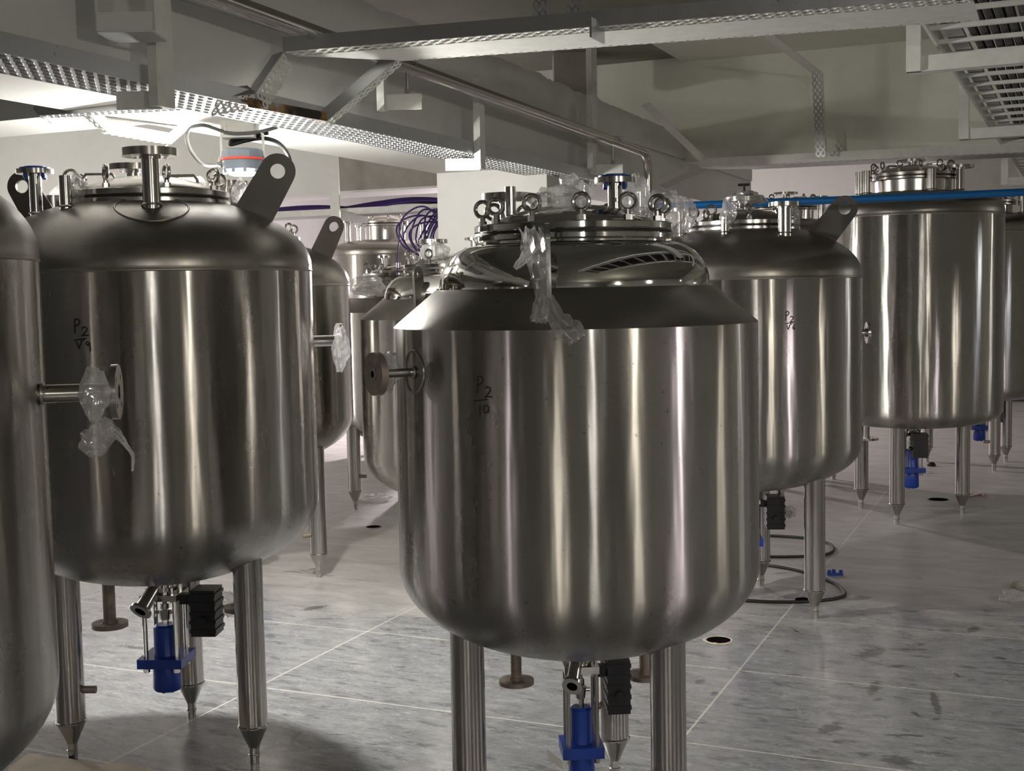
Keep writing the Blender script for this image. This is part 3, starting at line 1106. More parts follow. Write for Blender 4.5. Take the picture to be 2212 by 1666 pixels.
rl = .090
MB().lathe([(0, .045), (.045, .045), (.05, .052), (.07, .052), (rl, .05), (rl, .088), (rl - .01, .097), (0, .097)], 12).build('housing', GREYPAINT, lp, ang=25)
MB().lathe([(rl - .002, .050), (rl + .002, .052), (rl + .002, .059), (rl - .002, .061)], 40).build('red_ring', REDRING, lp)
hb = MB().lathe([(0, .004), (rl - .016, .005), (rl - .006, .012), (rl - .003, .05), (0, .052)], 40)
for k in range(10):
    t_ = 2 * PI * k / 10
    hb.box((math.cos(t_) * (rl - .012), math.sin(t_) * (rl - .012), .006), (.007, 0, 0), (0, .007, 0), (0, 0, .009))
hb.build('lower_housing', GREYPAINT, lp)
gm = NT('lamp_glass')
gm.set(Base_Color=(1, 1, 1, 1))
gm.b.inputs['Emission Color'].default_value = (1, .97, .92, 1)
gm.b.inputs['Emission Strength'].default_value = 8
MB().lathe([(.0, .004), (.062, .004), (.06, -.006), (.045, -.011), (0, -.012)], 32).build('glass', gm.m, lp)
ztop = Z_A - LAMP_P.z
for sgn in (-1, 1):
    x = sgn * .098
    MB().tube([(x, 0, .04), (x * 1.02, 0, .06), (x * .9, 0, .075), (x * .9, 0, .16), (x * .7, 0, .18), (x * .7, 0, ztop)], .006, 6).build('hanger_strap', WHITE_STEEL, lp)
MB().box((-.02, .05, ztop - .035), (.07, 0, 0), (0, .05, 0), (0, 0, .035)).build('junction_box', WHITE_STEEL, lp)
c1 = [LP(472, 355), LP(455, 358), LP(435, 352), LP(415, 330), LP(405, 308), LP(404, 290), LP(415, 275), LP(440, 271), LP(465, 278), LP(490, 287), LP(520, 289), LP(560, 285), LP(600, 275)]


def spline(pts, n=6):
    out = []
    for i in range(len(pts) - 1):
        p0, p1, p2, p3 = pts[max(0, i - 1)], pts[i], pts[i + 1], pts[min(len(pts) - 1, i + 2)]
        for k in range(n):
            t = k / n
            out.append(.5 * ((2 * p1) + (p2 - p0) * t + (2 * p0 - 5 * p1 + 4 * p2 - p3) * t * t + (3 * p1 - p0 - 3 * p2 + p3) * t ** 3))
    out.append(pts[-1])
    return out


MB().tube(spline(c1), .008, 10).cyl(LP(505, 352), LP(472, 356), .016, .012, 14).build('conduit', CONDUIT, lp)
yb = LAMP_P.y + .06
c2 = [LP(607, 411, yb), LP(616, 408, yb), LP(624, 385, yb), LP(627, 355, yb), LP(620, 330, yb), LP(600, 308, yb), LP(570, 299, yb), LP(535, 303, yb), LP(505, 311, yb), LP(497, 311, yb), LP(505, 302, yb), LP(535, 294, yb), LP(580, 287, yb)]
MB().tube(spline(c2), .009, 10).build('power_cable', CABLE, lp)

# ------------------------------------------------------------------ overhead steelwork
V = Vector


def lower_tray():
    """perforated cable tray hung below the near edge of the long beam"""
    zt = Z_A - .045
    p0, p1 = H(-60, 99, zt), H(1330, 399, zt)
    b = p0.dot(B1)
    a0_, a1_ = p0.dot(A1), p1.dot(A1)
    r = empty('cable_tray', AB(a0_, b, zt))
    tag(r, 'long perforated cable tray hung under the near edge of the long beam', 'cable tray')
    o = r.location.copy()

    def q(a, bb, z):
        return AB(a, bb, z) - o
    w = .25
    MB().perf(q(a0_, b, zt), q(a1_, b, zt), -B1 * w, 6, .05, .62, .34).build('perforated_base', GALV, r, smooth=False)
    MB().beam(q(a0_, b, zt + .028), q(a1_, b, zt + .028), .06, .003).build('side_rail', GALV, r)
    MB().beam(q(a0_, b - w, zt + .028), q(a1_, b - w, zt + .028), .06, .003).build('side_rail', GALV, r)
    return b, zt


TB, TZ = lower_tray()


def strip_thing(name, label, cat, pts, w, h, mat, perf_rows=2, down=True, group=None, side=None):
    """angle-section tray edge following pts: solid upright leg plus a perforated flat leg"""
    o = sum(pts, V()) / len(pts)
    r = empty(name, o)
    tag(r, label, cat, group)
    for p, q in zip(pts, pts[1:]):
        d = (q - p).normalized()
        sd = side if side is not None else V((d.y, -d.x, 0))
        sd = (sd - d * sd.dot(d)).normalized()
        up = sd.cross(d).normalized()
        if up.z < 0:
            up = -up
        MB().perf(p - o, q - o, sd * w, perf_rows, .035, .55, .5).build('perforated_leg', mat, r, smooth=False)
        MB().plate([p - o, q - o, q - o + up * h, p - o + up * h], sd, .003).build('upright_leg', mat, r, smooth=False)
    return r


# upper tray along the near cross beam, dropping below the long beam
zu = 2.58
uR0, uL0 = H(2100, -8, zu), H(612, 112, zu)
far = A1
uW = .42
r = empty('cable_tray', (uL0 + uR0) / 2)
tag(r, 'wide pale cable tray crossing the top of the view, bent down at its left end', 'cable tray')
o_ = r.location.copy()
uL2, uL3 = P(553, 203, 4.64), P(468, 214, 4.48)
eL0 = H(866, 128, zu)
bot = MB().box((uL0 + uR0 + far * uW) / 2 - o_ + V((0, 0, .0)), (uR0 - uL0) / 2, far * uW / 2 * .80, V((0, 0, .002)))
bot = MB()
pA, pB = uL0 + far * .09, uR0 + far * .09
pC, pD = uR0 + far * (uW - .03), H(860, 130, zu)
bot.plate([pA - o_, pB - o_, pC - o_, pD - o_], V((0, 0, 1)), .003)
bot.build('tray_base', WHITE_STEEL, r, smooth=False)
pf = MB().perf(uL0 - o_, uR0 - o_, far * .09, 2, .045, .5, .45)
pf.build('perforated_edge', WHITE_STEEL, r, smooth=False)
MB().plate([uL0 - o_, uR0 - o_, uR0 - o_ + V((0, 0, .055)), uL0 - o_ + V((0, 0, .055))], far, .004).build('side_rail', GALV, r, smooth=False)
MB().perf(pC - o_, pD - o_, far * .03 + V((0, 0, .0)), 1, .06, .35, .5).build('perforated_edge', WHITE_STEEL, r, smooth=False)
for p, q in ((uL0, uL2), (uL2, uL3)):
    d = (q - p).normalized()
    sd = (far - d * far.dot(d)).normalized()
    up = d.cross(sd)
    if up.z < 0:
        up = -up
    if abs(d.z) > .5:
        up = -up if up.dot(V((-1, 0, 0))) < 0 else up
    MB().perf(p - o_, q - o_, sd * .075, 2, .035, .5, .45).build('bend_flange', WHITE_STEEL, r, smooth=False)
    MB().plate([p - o_, q - o_, q - o_ + up * .05, p - o_ + up * .05], sd, .004).build('bend_rail', GALV, r, smooth=False)
# far-side drop strip
e0, e1 = P(862, 128, pD.y), P(706, 262, 5.08)
d = (e1 - e0).normalized()
sd = (far - d * far.dot(d)).normalized()
up = d.cross(sd)
up = up if up.x < 0 else -up
MB().perf(e0 - o_, e1 - o_, sd * .055 , 2, .035, .5, .45, stagger=False).build('bend_flange', WHITE_STEEL, r, smooth=False)
MB().plate([e0 - o_, e1 - o_, e1 - o_ + up * .05, e0 - o_ + up * .05], sd, .004).build('bend_rail', GALV, r, smooth=False)
# burnt joining strip
j0, j1 = P(536, 232, 4.60), e1
jr = MB().plate([j0 - o_, j1 - o_, j1 - o_ + V((0, 0, .035)), j0 - o_ + V((0, 0, .035))], B1, .004)
burnt = NT('scorched_galvanised_steel')
tcn = burnt.n('ShaderNodeTexCoord')
nzb = burnt.noise(3.5, 4, .6, tcn.outputs['Object'])
rb_ = burnt.ramp(nzb.outputs['Fac'], [(.40, (.03, .022, .018)), (.47, (.30, .16, .05)), (.56, (.42, .42, .41))])
burnt.l(rb_.outputs[0], burnt.b.inputs['Base Color'])
burnt.set(Metallic=.5, Roughness=.45)
tag(jr.build('joining_strip', burnt.m, r, smooth=False), 'scorched joining strip with bolt holes')
# small plate clipped across the tray
cp = H(1290, 60, zu)
MB().box(cp - o_ + V((0, 0, -.01)), B1 * .004, A1 * .07, V((0, 0, .035))).build('clip_plate', GALV, r, smooth=False)

# left branch below the long beam
zb_ = Z_A - .12
bl = [P(62, 224, 5.25), P(84, 250, 5.05), P(372, 232, 4.7)]
strip_thing('cable_tray', 'grey tray edge under the beam at the far left, with a mitred corner', 'cable tray', bl, .07, .05, GALV, 2, side=V((0, 1, 0)))
b2 = [P(196, 252, 5.0), P(232, 285, 5.1), P(372, 309, 5.35), P(402, 283, 5.5)]
strip_thing('cable_tray', 'bright white hexagonal tray edge hanging left of the pendant lamp', 'cable tray', b2, .05, .04, WHITE_STEEL, 2, side=V((-.6, .8, 0)))

# tray under the greenish cross beam
zc_ = 2.60
k0, k1 = H(1512, 362, zc_), H(2250, 326, zc_)
r = empty('cable_tray', (k0 + k1) / 2)
tag(r, 'white cable tray along the bottom of the greenish cross beam', 'cable tray')
o_ = r.location.copy()
MB().plate([k0 - o_, k1 - o_, k1 - o_ + V((0, 0, .07)), k0 - o_ + V((0, 0, .07))], A1, .004).build('side_rail', WHITE_STEEL, r, smooth=False)
MB().perf(k0 - o_, k1 - o_, A1 * .07, 1, .06, .4, .4).build('perforated_edge', WHITE_STEEL, r, smooth=False)
MB().plate([k0 + A1 * .07 - o_, k1 + A1 * .07 - o_, k1 + A1 * .42 - o_, k0 + A1 * .42 + B1 * .35 - o_], V((0, 0, 1)), .003).build('tray_base', GALV, r, smooth=False)
for (p, q) in ((P(1385, 228, 8.95), k0 + V((0, 0, .05))), (k0, P(1422, 402, 9.4))):
    d = (q - p).normalized()
    sd = (A1 - d * A1.dot(d)).normalized()
    n_ = d.cross(sd)
    MB().plate([p - o_, q - o_, q + n_ * .06 - o_, p + n_ * .06 - o_], sd, .004).build('bend_rail', WHITE_STEEL, r, smooth=False)

# perforated riser strip in front of the greenish beam, bent towards the viewer at the top
yA = 9.72
s0_, s1_, s2_ = onA(1762, 340, yA), onA(1753, 158, yA), None
s2_ = P(1632, 66, s1_.y - 1.6)
r = empty('riser_strip', s0_)
tag(r, 'perforated upright strip in front of the greenish beam, bent over at the top', 'riser')
o_ = r.location.copy()
MB().perf(s0_ - o_, s1_ - o_, B1 * .075, 2, .055, .55, .5).build('perforated_leg', GALV, r, smooth=False)
MB().plate([s0_ - o_ + B1 * .075, s1_ - o_ + B1 * .075, s1_ - o_ + B1 * .075 + A1 * .05, s0_ - o_ + B1 * .075 + A1 * .05], B1, .003).build('solid_leg', WHITE_STEEL, r, smooth=False)
dd = (s2_ - s1_).normalized()
MB().plate([s1_ - o_, s2_ - o_, s2_ - o_ + B1 * .075, s1_ - o_ + B1 * .075], dd.cross(B1), .004).build('bent_leg', WHITE_STEEL, r, smooth=False)
# two short strips at the top edge
for i, (px_, lab) in enumerate(((1152, 'left of the two short perforated hangers at the top edge'), (1222, 'right of the two short perforated hangers at the top edge'))):
    pb = onA(px_, 45 - i * 8, 4.62)
    hs = empty('hanger_strip', pb)
    tag(hs, lab, 'hanger')
    MB().perf(V(), V((0, 0, .6)), B1 * .055, 2, .04, .5, .5).build('perforated_leg', GALV, hs, smooth=False)
    MB().plate([B1 * .055, B1 * .055 + V((0, 0, .6)), B1 * .055 + A1 * .03 + V((0, 0, .6)), B1 * .055 + A1 * .03], B1, .003).build('solid_leg', GALV, hs, smooth=False)


# brackets: post + arm
def bracket(label, post_px, y_top, y_bot, arm_px, arm_y, b, pw=.06, at=.045, arm_depth=.07, rod=None, mat=WHITE_STEEL):
    pb = onB(post_px, y_bot, b)
    pt = onB(post_px, y_top, b)
    r = empty('support_bracket', pb)
    tag(r, label, 'bracket', 'white steel brackets on the long beam')
    o = r.location.copy()
    MB().box((V((0, 0, (pt - pb).z / 2))), A1 * pw / 2, B1 * .018, V((0, 0, (pt - pb).z / 2))).build('post', mat, r, smooth=False)
    aw = P(arm_px, (arm_y[0] + arm_y[1]) / 2, pb.y)
    d = V((aw.x - pb.x, 0, 0))
    zt_, zb2 = P(post_px, arm_y[0], pb.y).z, P(post_px, arm_y[1], pb.y).z
    c = V((d.x / 2, 0, (zt_ + zb2) / 2 - o.z))
    mb = MB()
    hz_ = (zt_ - zb2) / 2
    mb.box(c, V((d.x / 2, 0, 0)), V((0, .003, 0)), V((0, 0, hz_)))
    mb.box(c + V((0, arm_depth / 2, hz_)), V((d.x / 2, 0, 0)), V((0, arm_depth / 2, 0)), V((0, 0, .003)))
    mb.build('arm', mat, r, smooth=False)
    if rod:
        rt, rbm = P(rod[0], rod[1], pb.y + .03), P(rod[0], rod[2], pb.y + .03)
        MB().cyl(rbm - o, rt - o, .009, seg=12).cyl(rbm - o, rbm.lerp(rt, .25) - o, .014, seg=6).build('threaded_rod', PIPE, r)
    return r


PB = BF + .22
bracket('white bracket whose foot holds the perforated tray above the left tank', 351, -120, 233, 252, (198, 236), TB + .02, .085, arm_depth=.1)
bracket('white pipe bracket with a short rod below the steel pipe, left of centre', 826, 120, 240, 911, (205, 238), PB - .05, .03, arm_depth=.1, rod=(880, 158, 205))
bracket('white L-shaped bracket carrying the far part of the perforated tray', 1037, 172, 366, 962, (343, 368), TB + .02, .06, arm_depth=.1)
bracket('white bracket under the elbow of the steel pipe', 1281, 95, 378, 1345, (357, 377), PB - .1, .10, arm_depth=.1, rod=(1324, 318, 357))
# small frame at the top left
pf0 = P(268, 25, 3.9)
r = empty('support_bracket', pf0)
tag(r, 'boxy steel bracket fixed to the beam face in the top left corner', 'bracket')
MB().box((0, .0, -.03), (.085, 0, 0), (0, .004, 0), (0, 0, .028)).build('front_plate', PLASTER, r, smooth=False)
MB().box((0, .08, -.058), (.085, 0, 0), (0, .08, 0), (0, 0, .004)).box((-.085, .08, .02), (.004, 0, 0), (0, .08, 0), (0, 0, .08)).build('shelf', PLASTER, r, smooth=False)

# stainless pipe along the beam with its elbow
p0 = onB(440, -16, PB)
pe = onB(1385, 327, PB)
zp_ = pe.z
p0 = V((p0.x, p0.y, zp_)) if False else p0
el = []
d0 = (pe - p0).normalized()
cE = P(1410, 348, pe.y + .1)
for k in range(7):
    t = k / 6
    a_ = pe
    c_ = pe + d0 * .16
    b_ = c_ + V((0, 0, -.16))
    el.append(a_ * (1 - t) ** 2 + c_ * 2 * t * (1 - t) + b_ * t * t)
endp = el[-1] + V((0, 0, -.42))
mb = MB().tube([p0 - d0 * 2.5, p0] + el + [endp], .030, 20)
so = mb.build('steel_pipe', PIPE)
tag(so, 'bare steel pipe running along the long beam and turning down at an elbow', 'pipe')
for (px_, py_) in ((884, 140), (1330, 305)):
    q = onB(px_, py_, PB)
    tag(MB().torus(q, d0, .032, .002, 24, 6).tube([q + V((.02, -.02, .0)), q + V((.045, -.03, .012)), q + V((.03, -.03, .03))], .002, 6).build('wire_tie', PIPE), 'thin wire tie round the steel pipe near %s' % ('the pale tray' if px_ < 1000 else 'its elbow'), 'wire')

# blue pipe
q0_, q1_ = P(1395, 447, 7.45), P(2290, 412, 7.45)
bp = MB().tube([q0_, q0_.lerp(q1_, .3) + V((0, 0, -.004)), q0_.lerp(q1_, .6) + V((0, 0, -.004)), q1_], .0225, 16).build('blue_pipe', BLUEPIPE)
tag(bp, 'long bright blue pipe crossing in front of the tall tank', 'pipe')

# cable ladder on the right
zl = 2.66
rl0, rl1 = H(1960, 3, zl), H(2200, 372, zl)
DL = (rl1 - rl0).normalized()
DC = V((DL.y, -DL.x, 0))
rlS, rlE = rl0 - DL * 2.85, rl0 + DL * 9
LL = (rlE - rlS).length
lw_ = .62
r = empty('cable_ladder', rlS)
tag(r, 'white cable ladder receding along the upper right corner', 'cable ladder')
for bb in (0, lw_):
    MB().beam(DC * bb + V((0, 0, .04)), DC * bb + DL * LL + V((0, 0, .04)), .075, .012).build('side_rail', WHITE_STEEL, r, smooth=False)
a = .2
while a < LL:
    MB().box(DL * a + DC * lw_ / 2 + V((0, 0, .02)), DL * .012, DC * lw_ / 2, V((0, 0, .009))).build('rung', WHITE_STEEL, r, smooth=False)
    a += .33
for k in range(10):
    bb = .15 + k * .041
    pts = []
    a = 0
    while a < LL:
        pts.append(rlS + DL * a + DC * (bb + .008 * noise.noise(V((a * 1.3, k * 3.3, 0)))) + V((0, 0, .053 + .006 * noise.noise(V((a * 2, k, 5))))))
        a += .15
    tag(MB().tube(pts, .019, 8).build('cable', CABLE), 'black cable lying side by side with others on the cable ladder', 'cable', 'black cables on the ladder')
tag(MB().box(rlS + DL * LL * .3 + DC * .08 + V((0, 0, .04)), DL * LL * .3, DC * .035, V((0, 0, .008))).build('cover_strip', GALV, smooth=False), 'flat galvanised strip lying beside the black cables on the ladder', 'strip')
for i, (px_, py_) in enumerate([(1958, 157), (2071, 302), (2162, 400)]):
    D_ = (.93 * 2700) / (612 - py_)
    pq = P(px_, py_, D_)
    hs = empty('ladder_support', pq)
    tag(hs, 'white steel cradle holding the cable ladder, %s' % ('nearest of the three', 'middle of the three', 'farthest of the three')[i], 'bracket', 'cradles of the cable ladder')
    MB().box(DC * .03 + V((0, 0, (Z_S - pq.z) / 2)), DC * .03, DL * .02, V((0, 0, (Z_S - pq.z) / 2))).build('post', WHITE_STEEL, hs, smooth=False)
    mb = MB().box(DC * .48 + V((0, 0, .034)), DC * .48, DL * .004, V((0, 0, .032)))
    mb.box(DC * .48 + DL * .04 + V((0, 0, .003)), DC * .48, DL * .04, V((0, 0, .003)))
    mb.build('arm', WHITE_STEEL, hs, smooth=False)

# stub bracket on the beam top in the dark recess
rb0 = P(1238, 160, 10.2)
tag(MB().box(rb0, (.16, 0, 0), (0, .15, 0), (0, 0, .2)).box(rb0 + V((.02, -.16, -.22)), (.16, 0, 0), (0, .03, 0), (0, 0, .012)).build('beam_stub', CONCRETE, smooth=False),
    'raw concrete stub in the dark gap above the ragged plaster edge', 'beam stub')

# far left: post, tray and purple cables
yF = 9.3
pp = P(725, 470, yF)
r = empty('tray_post', pp)
tag(r, 'grey post with an arm holding the far tray of purple cables', 'bracket')
MB().box(V((0, 0, (Z_S - pp.z) / 2)), (.034, 0, 0), (0, .02, 0), (0, 0, (Z_S - pp.z) / 2)).build('post', WHITE_STEEL, r, smooth=False)
pa = P(792, 482, yF + .9) - pp
MB().beam(V((-.03, 0, .03)), pa + V((0, 0, .03)), .07, .012).build('arm', WHITE_STEEL, r, smooth=False)
t0_, t1_ = P(560, 466, yF + .7), P(948, 447, yF + .45)
r = empty('cable_tray', (t0_ + t1_) / 2)
tag(r, 'white far tray carrying a bundle of dark purple cables', 'cable tray')
o_ = r.location.copy()
MB().beam(t0_ - o_, t1_ - o_, .05, .006).build('side_rail', WHITE_STEEL, r, smooth=False)
MB().plate([t0_ - o_ - V((0, 0, .025)), t1_ - o_ - V((0, 0, .025)), t1_ - o_ + V((0, .3, -.025)), t0_ - o_ + V((0, .3, -.025))], V((0, 0, 1)), .004).build('tray_base', GALV, r, smooth=False)
for k in range(6):
    pts = []
    for i in range(22):
        t = i / 21
        q = t0_.lerp(t1_ + V((.15, 0, 0)), t) + V((0, .05 + .03 * k, .01 + .045 * abs(math.sin(t * 5.5 + .4 + k * .13)) * (.4 + t) + .012 * (k % 3)))
        pts.append(q)
    tag(MB().tube(pts, .012, 8).build('cable', PURPLE if k < 3 else CABLE), '%s cable in the bundle on the far tray' % ('purple' if k < 3 else 'black'), 'cable', '%s cables on the far tray' % ('purple' if k < 3 else 'black'))
# loose coils of purple cable
yc = 9.2
for k in range(7):
    cxp, cyp, rxp, ryp = [(905, 505, 48, 40), (910, 498, 45, 52), (915, 510, 40, 44), (925, 500, 36, 48), (935, 505, 38, 38), (945, 498, 30, 46), (930, 515, 46, 36)][k]
    pts = []
    for i in range(36):
        t = 2 * PI * i / 36
        q = P(cxp + rxp * math.cos(t) + 3 * math.sin(3 * t + k), cyp + ryp * math.sin(t), yc + .03 * math.sin(2 * t + k) + .025 * k)
        pts.append(q)
    tag(MB().tube(pts, .0065, 6, closed=True).build('cable_coil', PURPLE), 'loop of thin purple cable hanging beside the pillar', 'cable coil', 'purple cable loops beside the pillar')
for k in range(5):
    a_ = P(960, 440 + 7 * k, yc + .2)
    b_ = P(905 + 8 * k, 520 + 6 * (k % 2), yc + .05 * k)
    c_ = P(930, 462 + 10 * k, yc + .05)
    pts = [a_ * (1 - t) ** 2 + c_ * 2 * t * (1 - t) + b_ * t * t for t in [i / 12 for i in range(13)]]
    tag(MB().tube(pts, .007, 6).build('cable', PURPLE), 'loose purple cable dropping from the tray beside the pillar', 'cable', 'purple cables dropping beside the pillar')
dr = [P(870, 470, yc + .1), P(862, 520, yc + .1), P(858, 570, yc + .1), P(861, 606, yc + .1)]
tag(MB().tube(spline(dr), .005, 6).build('cable', PURPLE), 'single purple cable hanging straight down to the sparkling lid', 'cable')


# ------------------------------------------------------------------ clear film
def blob(label, c, rx, ry, rz_, seed, amp=.3, seg=26, rings=18, group='clear film wraps on nozzles', open_=False):
    """crumpled film bag: displaced ellipsoid"""
    mb = MB()
    vs, fs = [], []
    for i in range(rings + 1):
        th = PI * i / rings
        for j in range(seg):
            ph = 2 * PI * j / seg
            d = V((math.sin(th) * math.cos(ph), math.sin(th) * math.sin(ph), math.cos(th)))
            n1 = noise.noise(d * 1.6 + V((seed, 0, 0)))
            n2 = abs(noise.noise(d * 4.5 + V((seed * 1.7, 2, 0))))
            n3 = abs(noise.noise(d * 9 + V((seed, 7, 0))))
            k = 1 + amp * n1 + amp * .7 * n2 - amp * .5 * n3
            vs.append(V((d.x * rx, d.y * ry, d.z * rz_)) * k)
    for i in range(rings):
        for j in range(seg):
            j2 = (j + 1) % seg
            fs.append((i * seg + j, i * seg + j2, (i + 1) * seg + j2, (i + 1) * seg + j))
    mb.add(vs, fs)
    o = mb.build('plastic_wrap', FILM, ang=28)
    o.location = c
    return tag(o, label, 'plastic wrap', group)


def ribbon(mb, pts, widths, wdir, seed, amp=.012, nw=9):
    """crumpled film strip following pts"""
    pts = spline([V(p) for p in pts], 7)
    n = len(pts)
    ws = []
    for i in range(n):
        t = i / (n - 1) * (len(widths) - 1)
        k = min(len(widths) - 2, int(t))
        ws.append(widths[k] + (widths[k + 1] - widths[k]) * (t - k))
    vs, fs = [], []
    for i, p in enumerate(pts):
        d = (pts[min(n - 1, i + 1)] - pts[max(0, i - 1)]).normalized()
        w = V(wdir)
        w = (w - d * w.dot(d)).normalized()
        nn = d.cross(w)
        for j in range(nw):
            s_ = (j / (nw - 1) - .5)
            off = nn * (amp * (noise.noise(V((i * .45, j * .9, seed))) + .8 * math.cos(j * 2.3 + seed + .2 * i)))
            edge = 1 + .25 * noise.noise(V((i * .5, seed, j)))
            vs.append(p + w * (s_ * ws[i] * edge) + off)
    for i in range(n - 1):
        for j in range(nw - 1):
            fs.append((i * nw + j, i * nw + j + 1, (i + 1) * nw + j + 1, (i + 1) * nw + j))
    mb.add(vs, fs)
    return mb


yT = 3.78 - .43
mb = MB()
ribbon(mb, [P(1148, 492, 3.42), P(1155, 535, yT - .03), P(1165, 590, yT - .05), P(1175, 640, yT - .1), P(1200, 690, yT - .13), P(1232, 715, yT - .15), P(1248, 735, yT - .155)], [.06, .075, .05, .045, .05, .075, .045], (1, 0, 0), 1.3, .014)
ribbon(mb, [P(1152, 520, 3.40), P(1135, 555, yT - .045), P(1112, 580, yT - .05)], [.05, .03, .012], (.7, 0, -.5), 4.1, .010)
ribbon(mb, [P(1172, 640, yT - .1), P(1168, 670, yT - .125), P(1163, 698, yT - .14)], [.03, .045, .04], (1, 0, 0), 6.1, .010)
tag(mb.build('plastic_wrap', FILM, ang=30), 'twisted strip of clear film hanging down the front of the centre tank', 'plastic wrap')
blob('crumpled clear film bundled on the centre tank lid between the eye bolts', P(1200, 440, 3.72), .085, .07, .045, 3.1, .45)
blob('clear film bag peaking up behind the lid handle of the centre tank', P(1235, 418, 3.85), .05, .05, .05, 8.1, .5)
blob('clear film over the thin nozzle at the right of the centre lid', P(1372, 425, 3.80), .045, .05, .06, 5.7, .4)
blob('clear film sagging over the right rim of the centre lid', P(1436, 462, 3.85), .065, .06, .07, 9.3, .4)
blob('dusty film behind the rusty side flange of the centre tank', P(838, 800, 3.50), .034, .035, .052, 2.2, .35)
# left edge tank
yN = q0.y + .02
blob('clear film wrapped behind the side flange of the nearest left tank', P(203, 850, 2.65), .028, .04, .052, 4.4, .3)
mb = MB()
ribbon(mb, [P(215, 905, 2.62), P(218, 930, 2.61), P(205, 955, 2.60), P(183, 980, 2.59)], [.03, .06, .07, .03], (1, .2, .1), 2.2, .008)
ribbon(mb, [P(225, 925, 2.62), P(250, 935, 2.60), P(275, 965, 2.60), P(287, 985, 2.6), P(286, 1018, 2.6)], [.05, .022, .008, .008, .002], (.3, .2, 1), 3.3, .004)
tag(mb.build('plastic_wrap', FILM, ang=30), 'torn film tail dangling from the side flange of the nearest left tank', 'plastic wrap')
# left tank
blob('small film bag over the short wrapped nozzle at the left of the V9 tank', P(168, 415, 4.28), .035, .035, .055, 1.1, .35)
blob('film draped round the wide short nozzle behind the blue-capped one', P(137, 432, 4.68), .05, .05, .05, 6.1, .3)
blob('glowing film on the lid of the V9 tank under the pendant lamp', P(412, 400, 4.7), .055, .05, .03, 7.3, .45)
blob('bright film crumpled in front of the wide right nozzle of the V9 tank', P(520, 418, 4.62), .03, .04, .045, 3.9, .4)
pz = P(737, 752, 4.56)
blob('brightly lit film wrapped round the right side flange of the V9 tank', pz, .028, .06, .075, 5.2, .35)
# tank right of centre
blob('film wrapped round the big clamp flange of the tank right of centre', P(1608, 430, 6.45), .10, .09, .035, 2.7, .45)
blob('film wrapped round the small front nozzle of the tank right of centre', P(1573, 462, 6.08), .035, .035, .06, 8.4, .3)
blob('film wrapped round the left nozzle of the tank right of centre', P(1480, 462, 6.3), .05, .05, .075, 7.7, .35)
blob('film hanging at the right rim of the lid right of centre', P(1712, 468, 6.2), .035, .04, .05, 3.3, .4)
blob('film wrapped round the bottom flange under the tank right of centre', P(1697, 1106, 6.5), .06, .06, .028, 4.8, .4)
# rear jacketed tanks
blob('clear film dome over the lid of the jacketed tank behind the centre tank', P(938, 545, 6.85), .075, .07, .055, 9.9, .25)
blob('big clear film bag slumped on the shoulder of the sparkling jacketed tank', P(795, 618, 9.3), .13, .1, .075, 6.6, .2)
blob('film hanging on the left back nozzle under the V9 tank', P(495, 1305, 4.85), .045, .05, .05, 1.9, .35)

# ------------------------------------------------------------------ things on the floor
def disc(name, label, px, py, r, ragged=False):
    c = H(px, py, 0)
    mb = MB().cyl((0, 0, .0005), (0, 0, .003), r, seg=28)
    o = empty(name, c)
    tag(o, label, 'floor hole')
    mb.build('hole', HOLE, o)
    rim = MB()
    vs, fs = [], []
    K = 40
    for k in range(K):
        t = 2 * PI * k / K
        e = 1.12 + (.22 * abs(noise.noise(V((math.cos(t) * 2, math.sin(t) * 2, px * .01)))) if ragged else .02)
        d = V((math.cos(t), math.sin(t), 0))
        vs += [d * r * .97 + V((0, 0, .0034)), d * r * e + V((0, 0, .0008)), d * r * (1 + .4 * (e - 1)) + V((0, 0, .0045 + (.006 * abs(noise.noise(d * 4)) if ragged else 0)))]
    for k in range(K):
        k2 = (k + 1) % K
        fs += [(3 * k, 3 * k2, 3 * k2 + 2, 3 * k + 2), (3 * k + 2, 3 * k2 + 2, 3 * k2 + 1, 3 * k + 1)]
    rim.add(vs, fs)
    rim.build('broken_rim', PAPER if ragged else CONCRETE, o)


disc('floor_hole', 'round floor hole with a chipped pale rim, right of the centre tank', 1552, 1384, .058, True)
disc('floor_hole', 'clean round floor hole between the left and centre tanks', 807, 1139, .052)
disc('floor_hole', 'dark floor hole beside the right leg of the tall tank', 2027, 1080, .075)
disc('floor_hole', 'dark hole in the floor behind the leg right of centre', 1737, 1297, .05)

hose = [H(1610, 1158), H(1700, 1162), H(1760, 1168), H(1795, 1180), H(1798, 1195), H(1770, 1203), H(1700, 1206), H(1620, 1206), H(1560, 1212), H(1570, 1222), H(1660, 1225), H(1740, 1240), H(1800, 1262), H(1824, 1282), H(1815, 1294), H(1760, 1302), H(1680, 1304), H(1600, 1300), H(1540, 1294)]
hose = [p + V((0, 0, .008)) for p in hose]
tag(MB().tube(spline(hose), .009, 8).build('hose', CABLE), 'black hose lying in loops under the tank right of centre', 'hose')
bc = H(1803, 1243)
mb = MB()
for dx, dy in ((-.03, 0), (.0, .02), (.035, .0)):
    mb.cyl(bc + V((dx, dy, 0)), bc + V((dx, dy, .03)), .011, seg=12)
mb.box(bc + V((0, 0, .006)), (.045, 0, 0), (0, .012, 0), (0, 0, .006))
tag(mb.build('flange_protector', BLUECAP), 'blue plastic flange cap lying on the floor behind the leg', 'cap')
lit = blob('crumpled clear film litter on the floor at the right edge', H(2192, 1298) + V((0, 0, .02)), .075, .05, .028, 4.1, .5, group='floor litter')
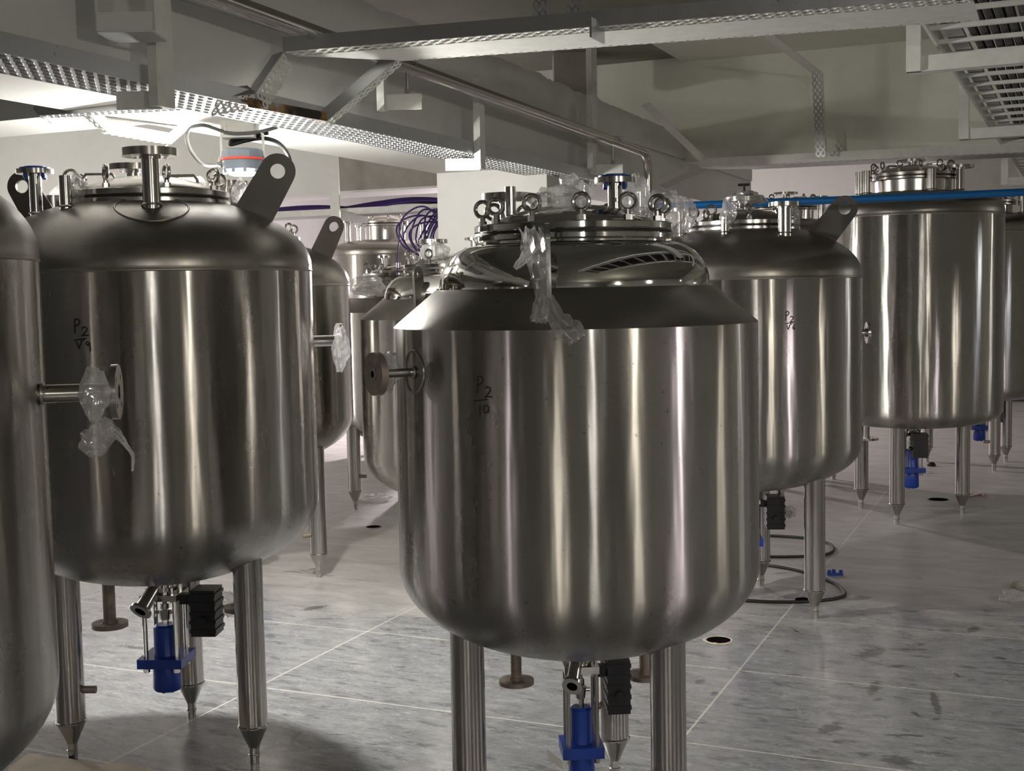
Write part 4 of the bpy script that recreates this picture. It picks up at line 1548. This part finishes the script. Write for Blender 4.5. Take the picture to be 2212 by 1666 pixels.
lit = blob('clear film litter heaped round the far leg between the left tanks', H(805, 1083) + V((0, 0, .025)), .13, .08, .03, 3.6, .4, group='floor litter')
rs = mat_plain('red_white_scrap', (.6, .45, .42), .7, var=.4, scale=25)
mb = MB()
ribbon(mb, [H(2082, 1076) + V((0, 0, .012)), H(2105, 1070) + V((0, 0, .02)), H(2128, 1072) + V((0, 0, .01))], [.05, .08, .04], (0, 1, 0), 2.0, .012)
tag(mb.build('wrapper', rs), 'small pink and white scrap beside the tall tank leg', 'litter')
for (px_, py_, lab) in ((2012, 1007, 'dark lump on the far floor below the rightmost tank'), (2197, 1270, 'small dark stone on the floor above the film litter')):
    mb = MB()
    c = H(px_, py_)
    mb.lathe([(0, 0), (.035, 0), (.04, .015), (.02, .035), (0, .038)], 9, Matrix.Translation(c))
    tag(mb.build('stone', CONCRETE if py_ > 1200 else RUBBER), lab, 'stone')
# torn brown paper at the bottom left
vs, fs = [], []
outer = [(20, 1668), (60, 1632), (110, 1640), (170, 1650), (225, 1655), (300, 1664), (420, 1690), (300, 1730), (60, 1730)]
c = H(180, 1690)
nrows = 6
pts_top = [H(*p) for p in outer[:7]]
rows = []
for i in range(nrows):
    t = i / (nrows - 1)
    row = []
    for k, p in enumerate(spline(pts_top, 4)):
        q = p + V((0, -.34 * t, 0))
        q.z = .004 + .014 * abs(noise.noise(q * 6)) + (.012 * (1 - t) * abs(noise.noise(q * 9 + V((3, 0, 0)))))
        row.append(q)
    rows.append(row)
n = len(rows[0])
for row in rows:
    vs += row
for i in range(nrows - 1):
    for k in range(n - 1):
        fs.append((i * n + k, i * n + k + 1, (i + 1) * n + k + 1, (i + 1) * n + k))
tag(MB().add(vs, fs).build('paper_sheet', PAPER), 'torn tan paper sheet on the floor at the bottom left corner', 'paper')
# paper tag on the centre valve
st_ = P(1200, 1640, 3.66)
tag(MB().plate([st_ + V((-.025, 0, .03)), st_ + V((.02, .0, -.005)), st_ + V((.022, 0, -.035)), st_ + V((-.02, 0, .0))], (0, 1, .2), .001).build('paper_tag', STICKER), 'white paper tag hanging on the blue actuator of the centre tank', 'tag')
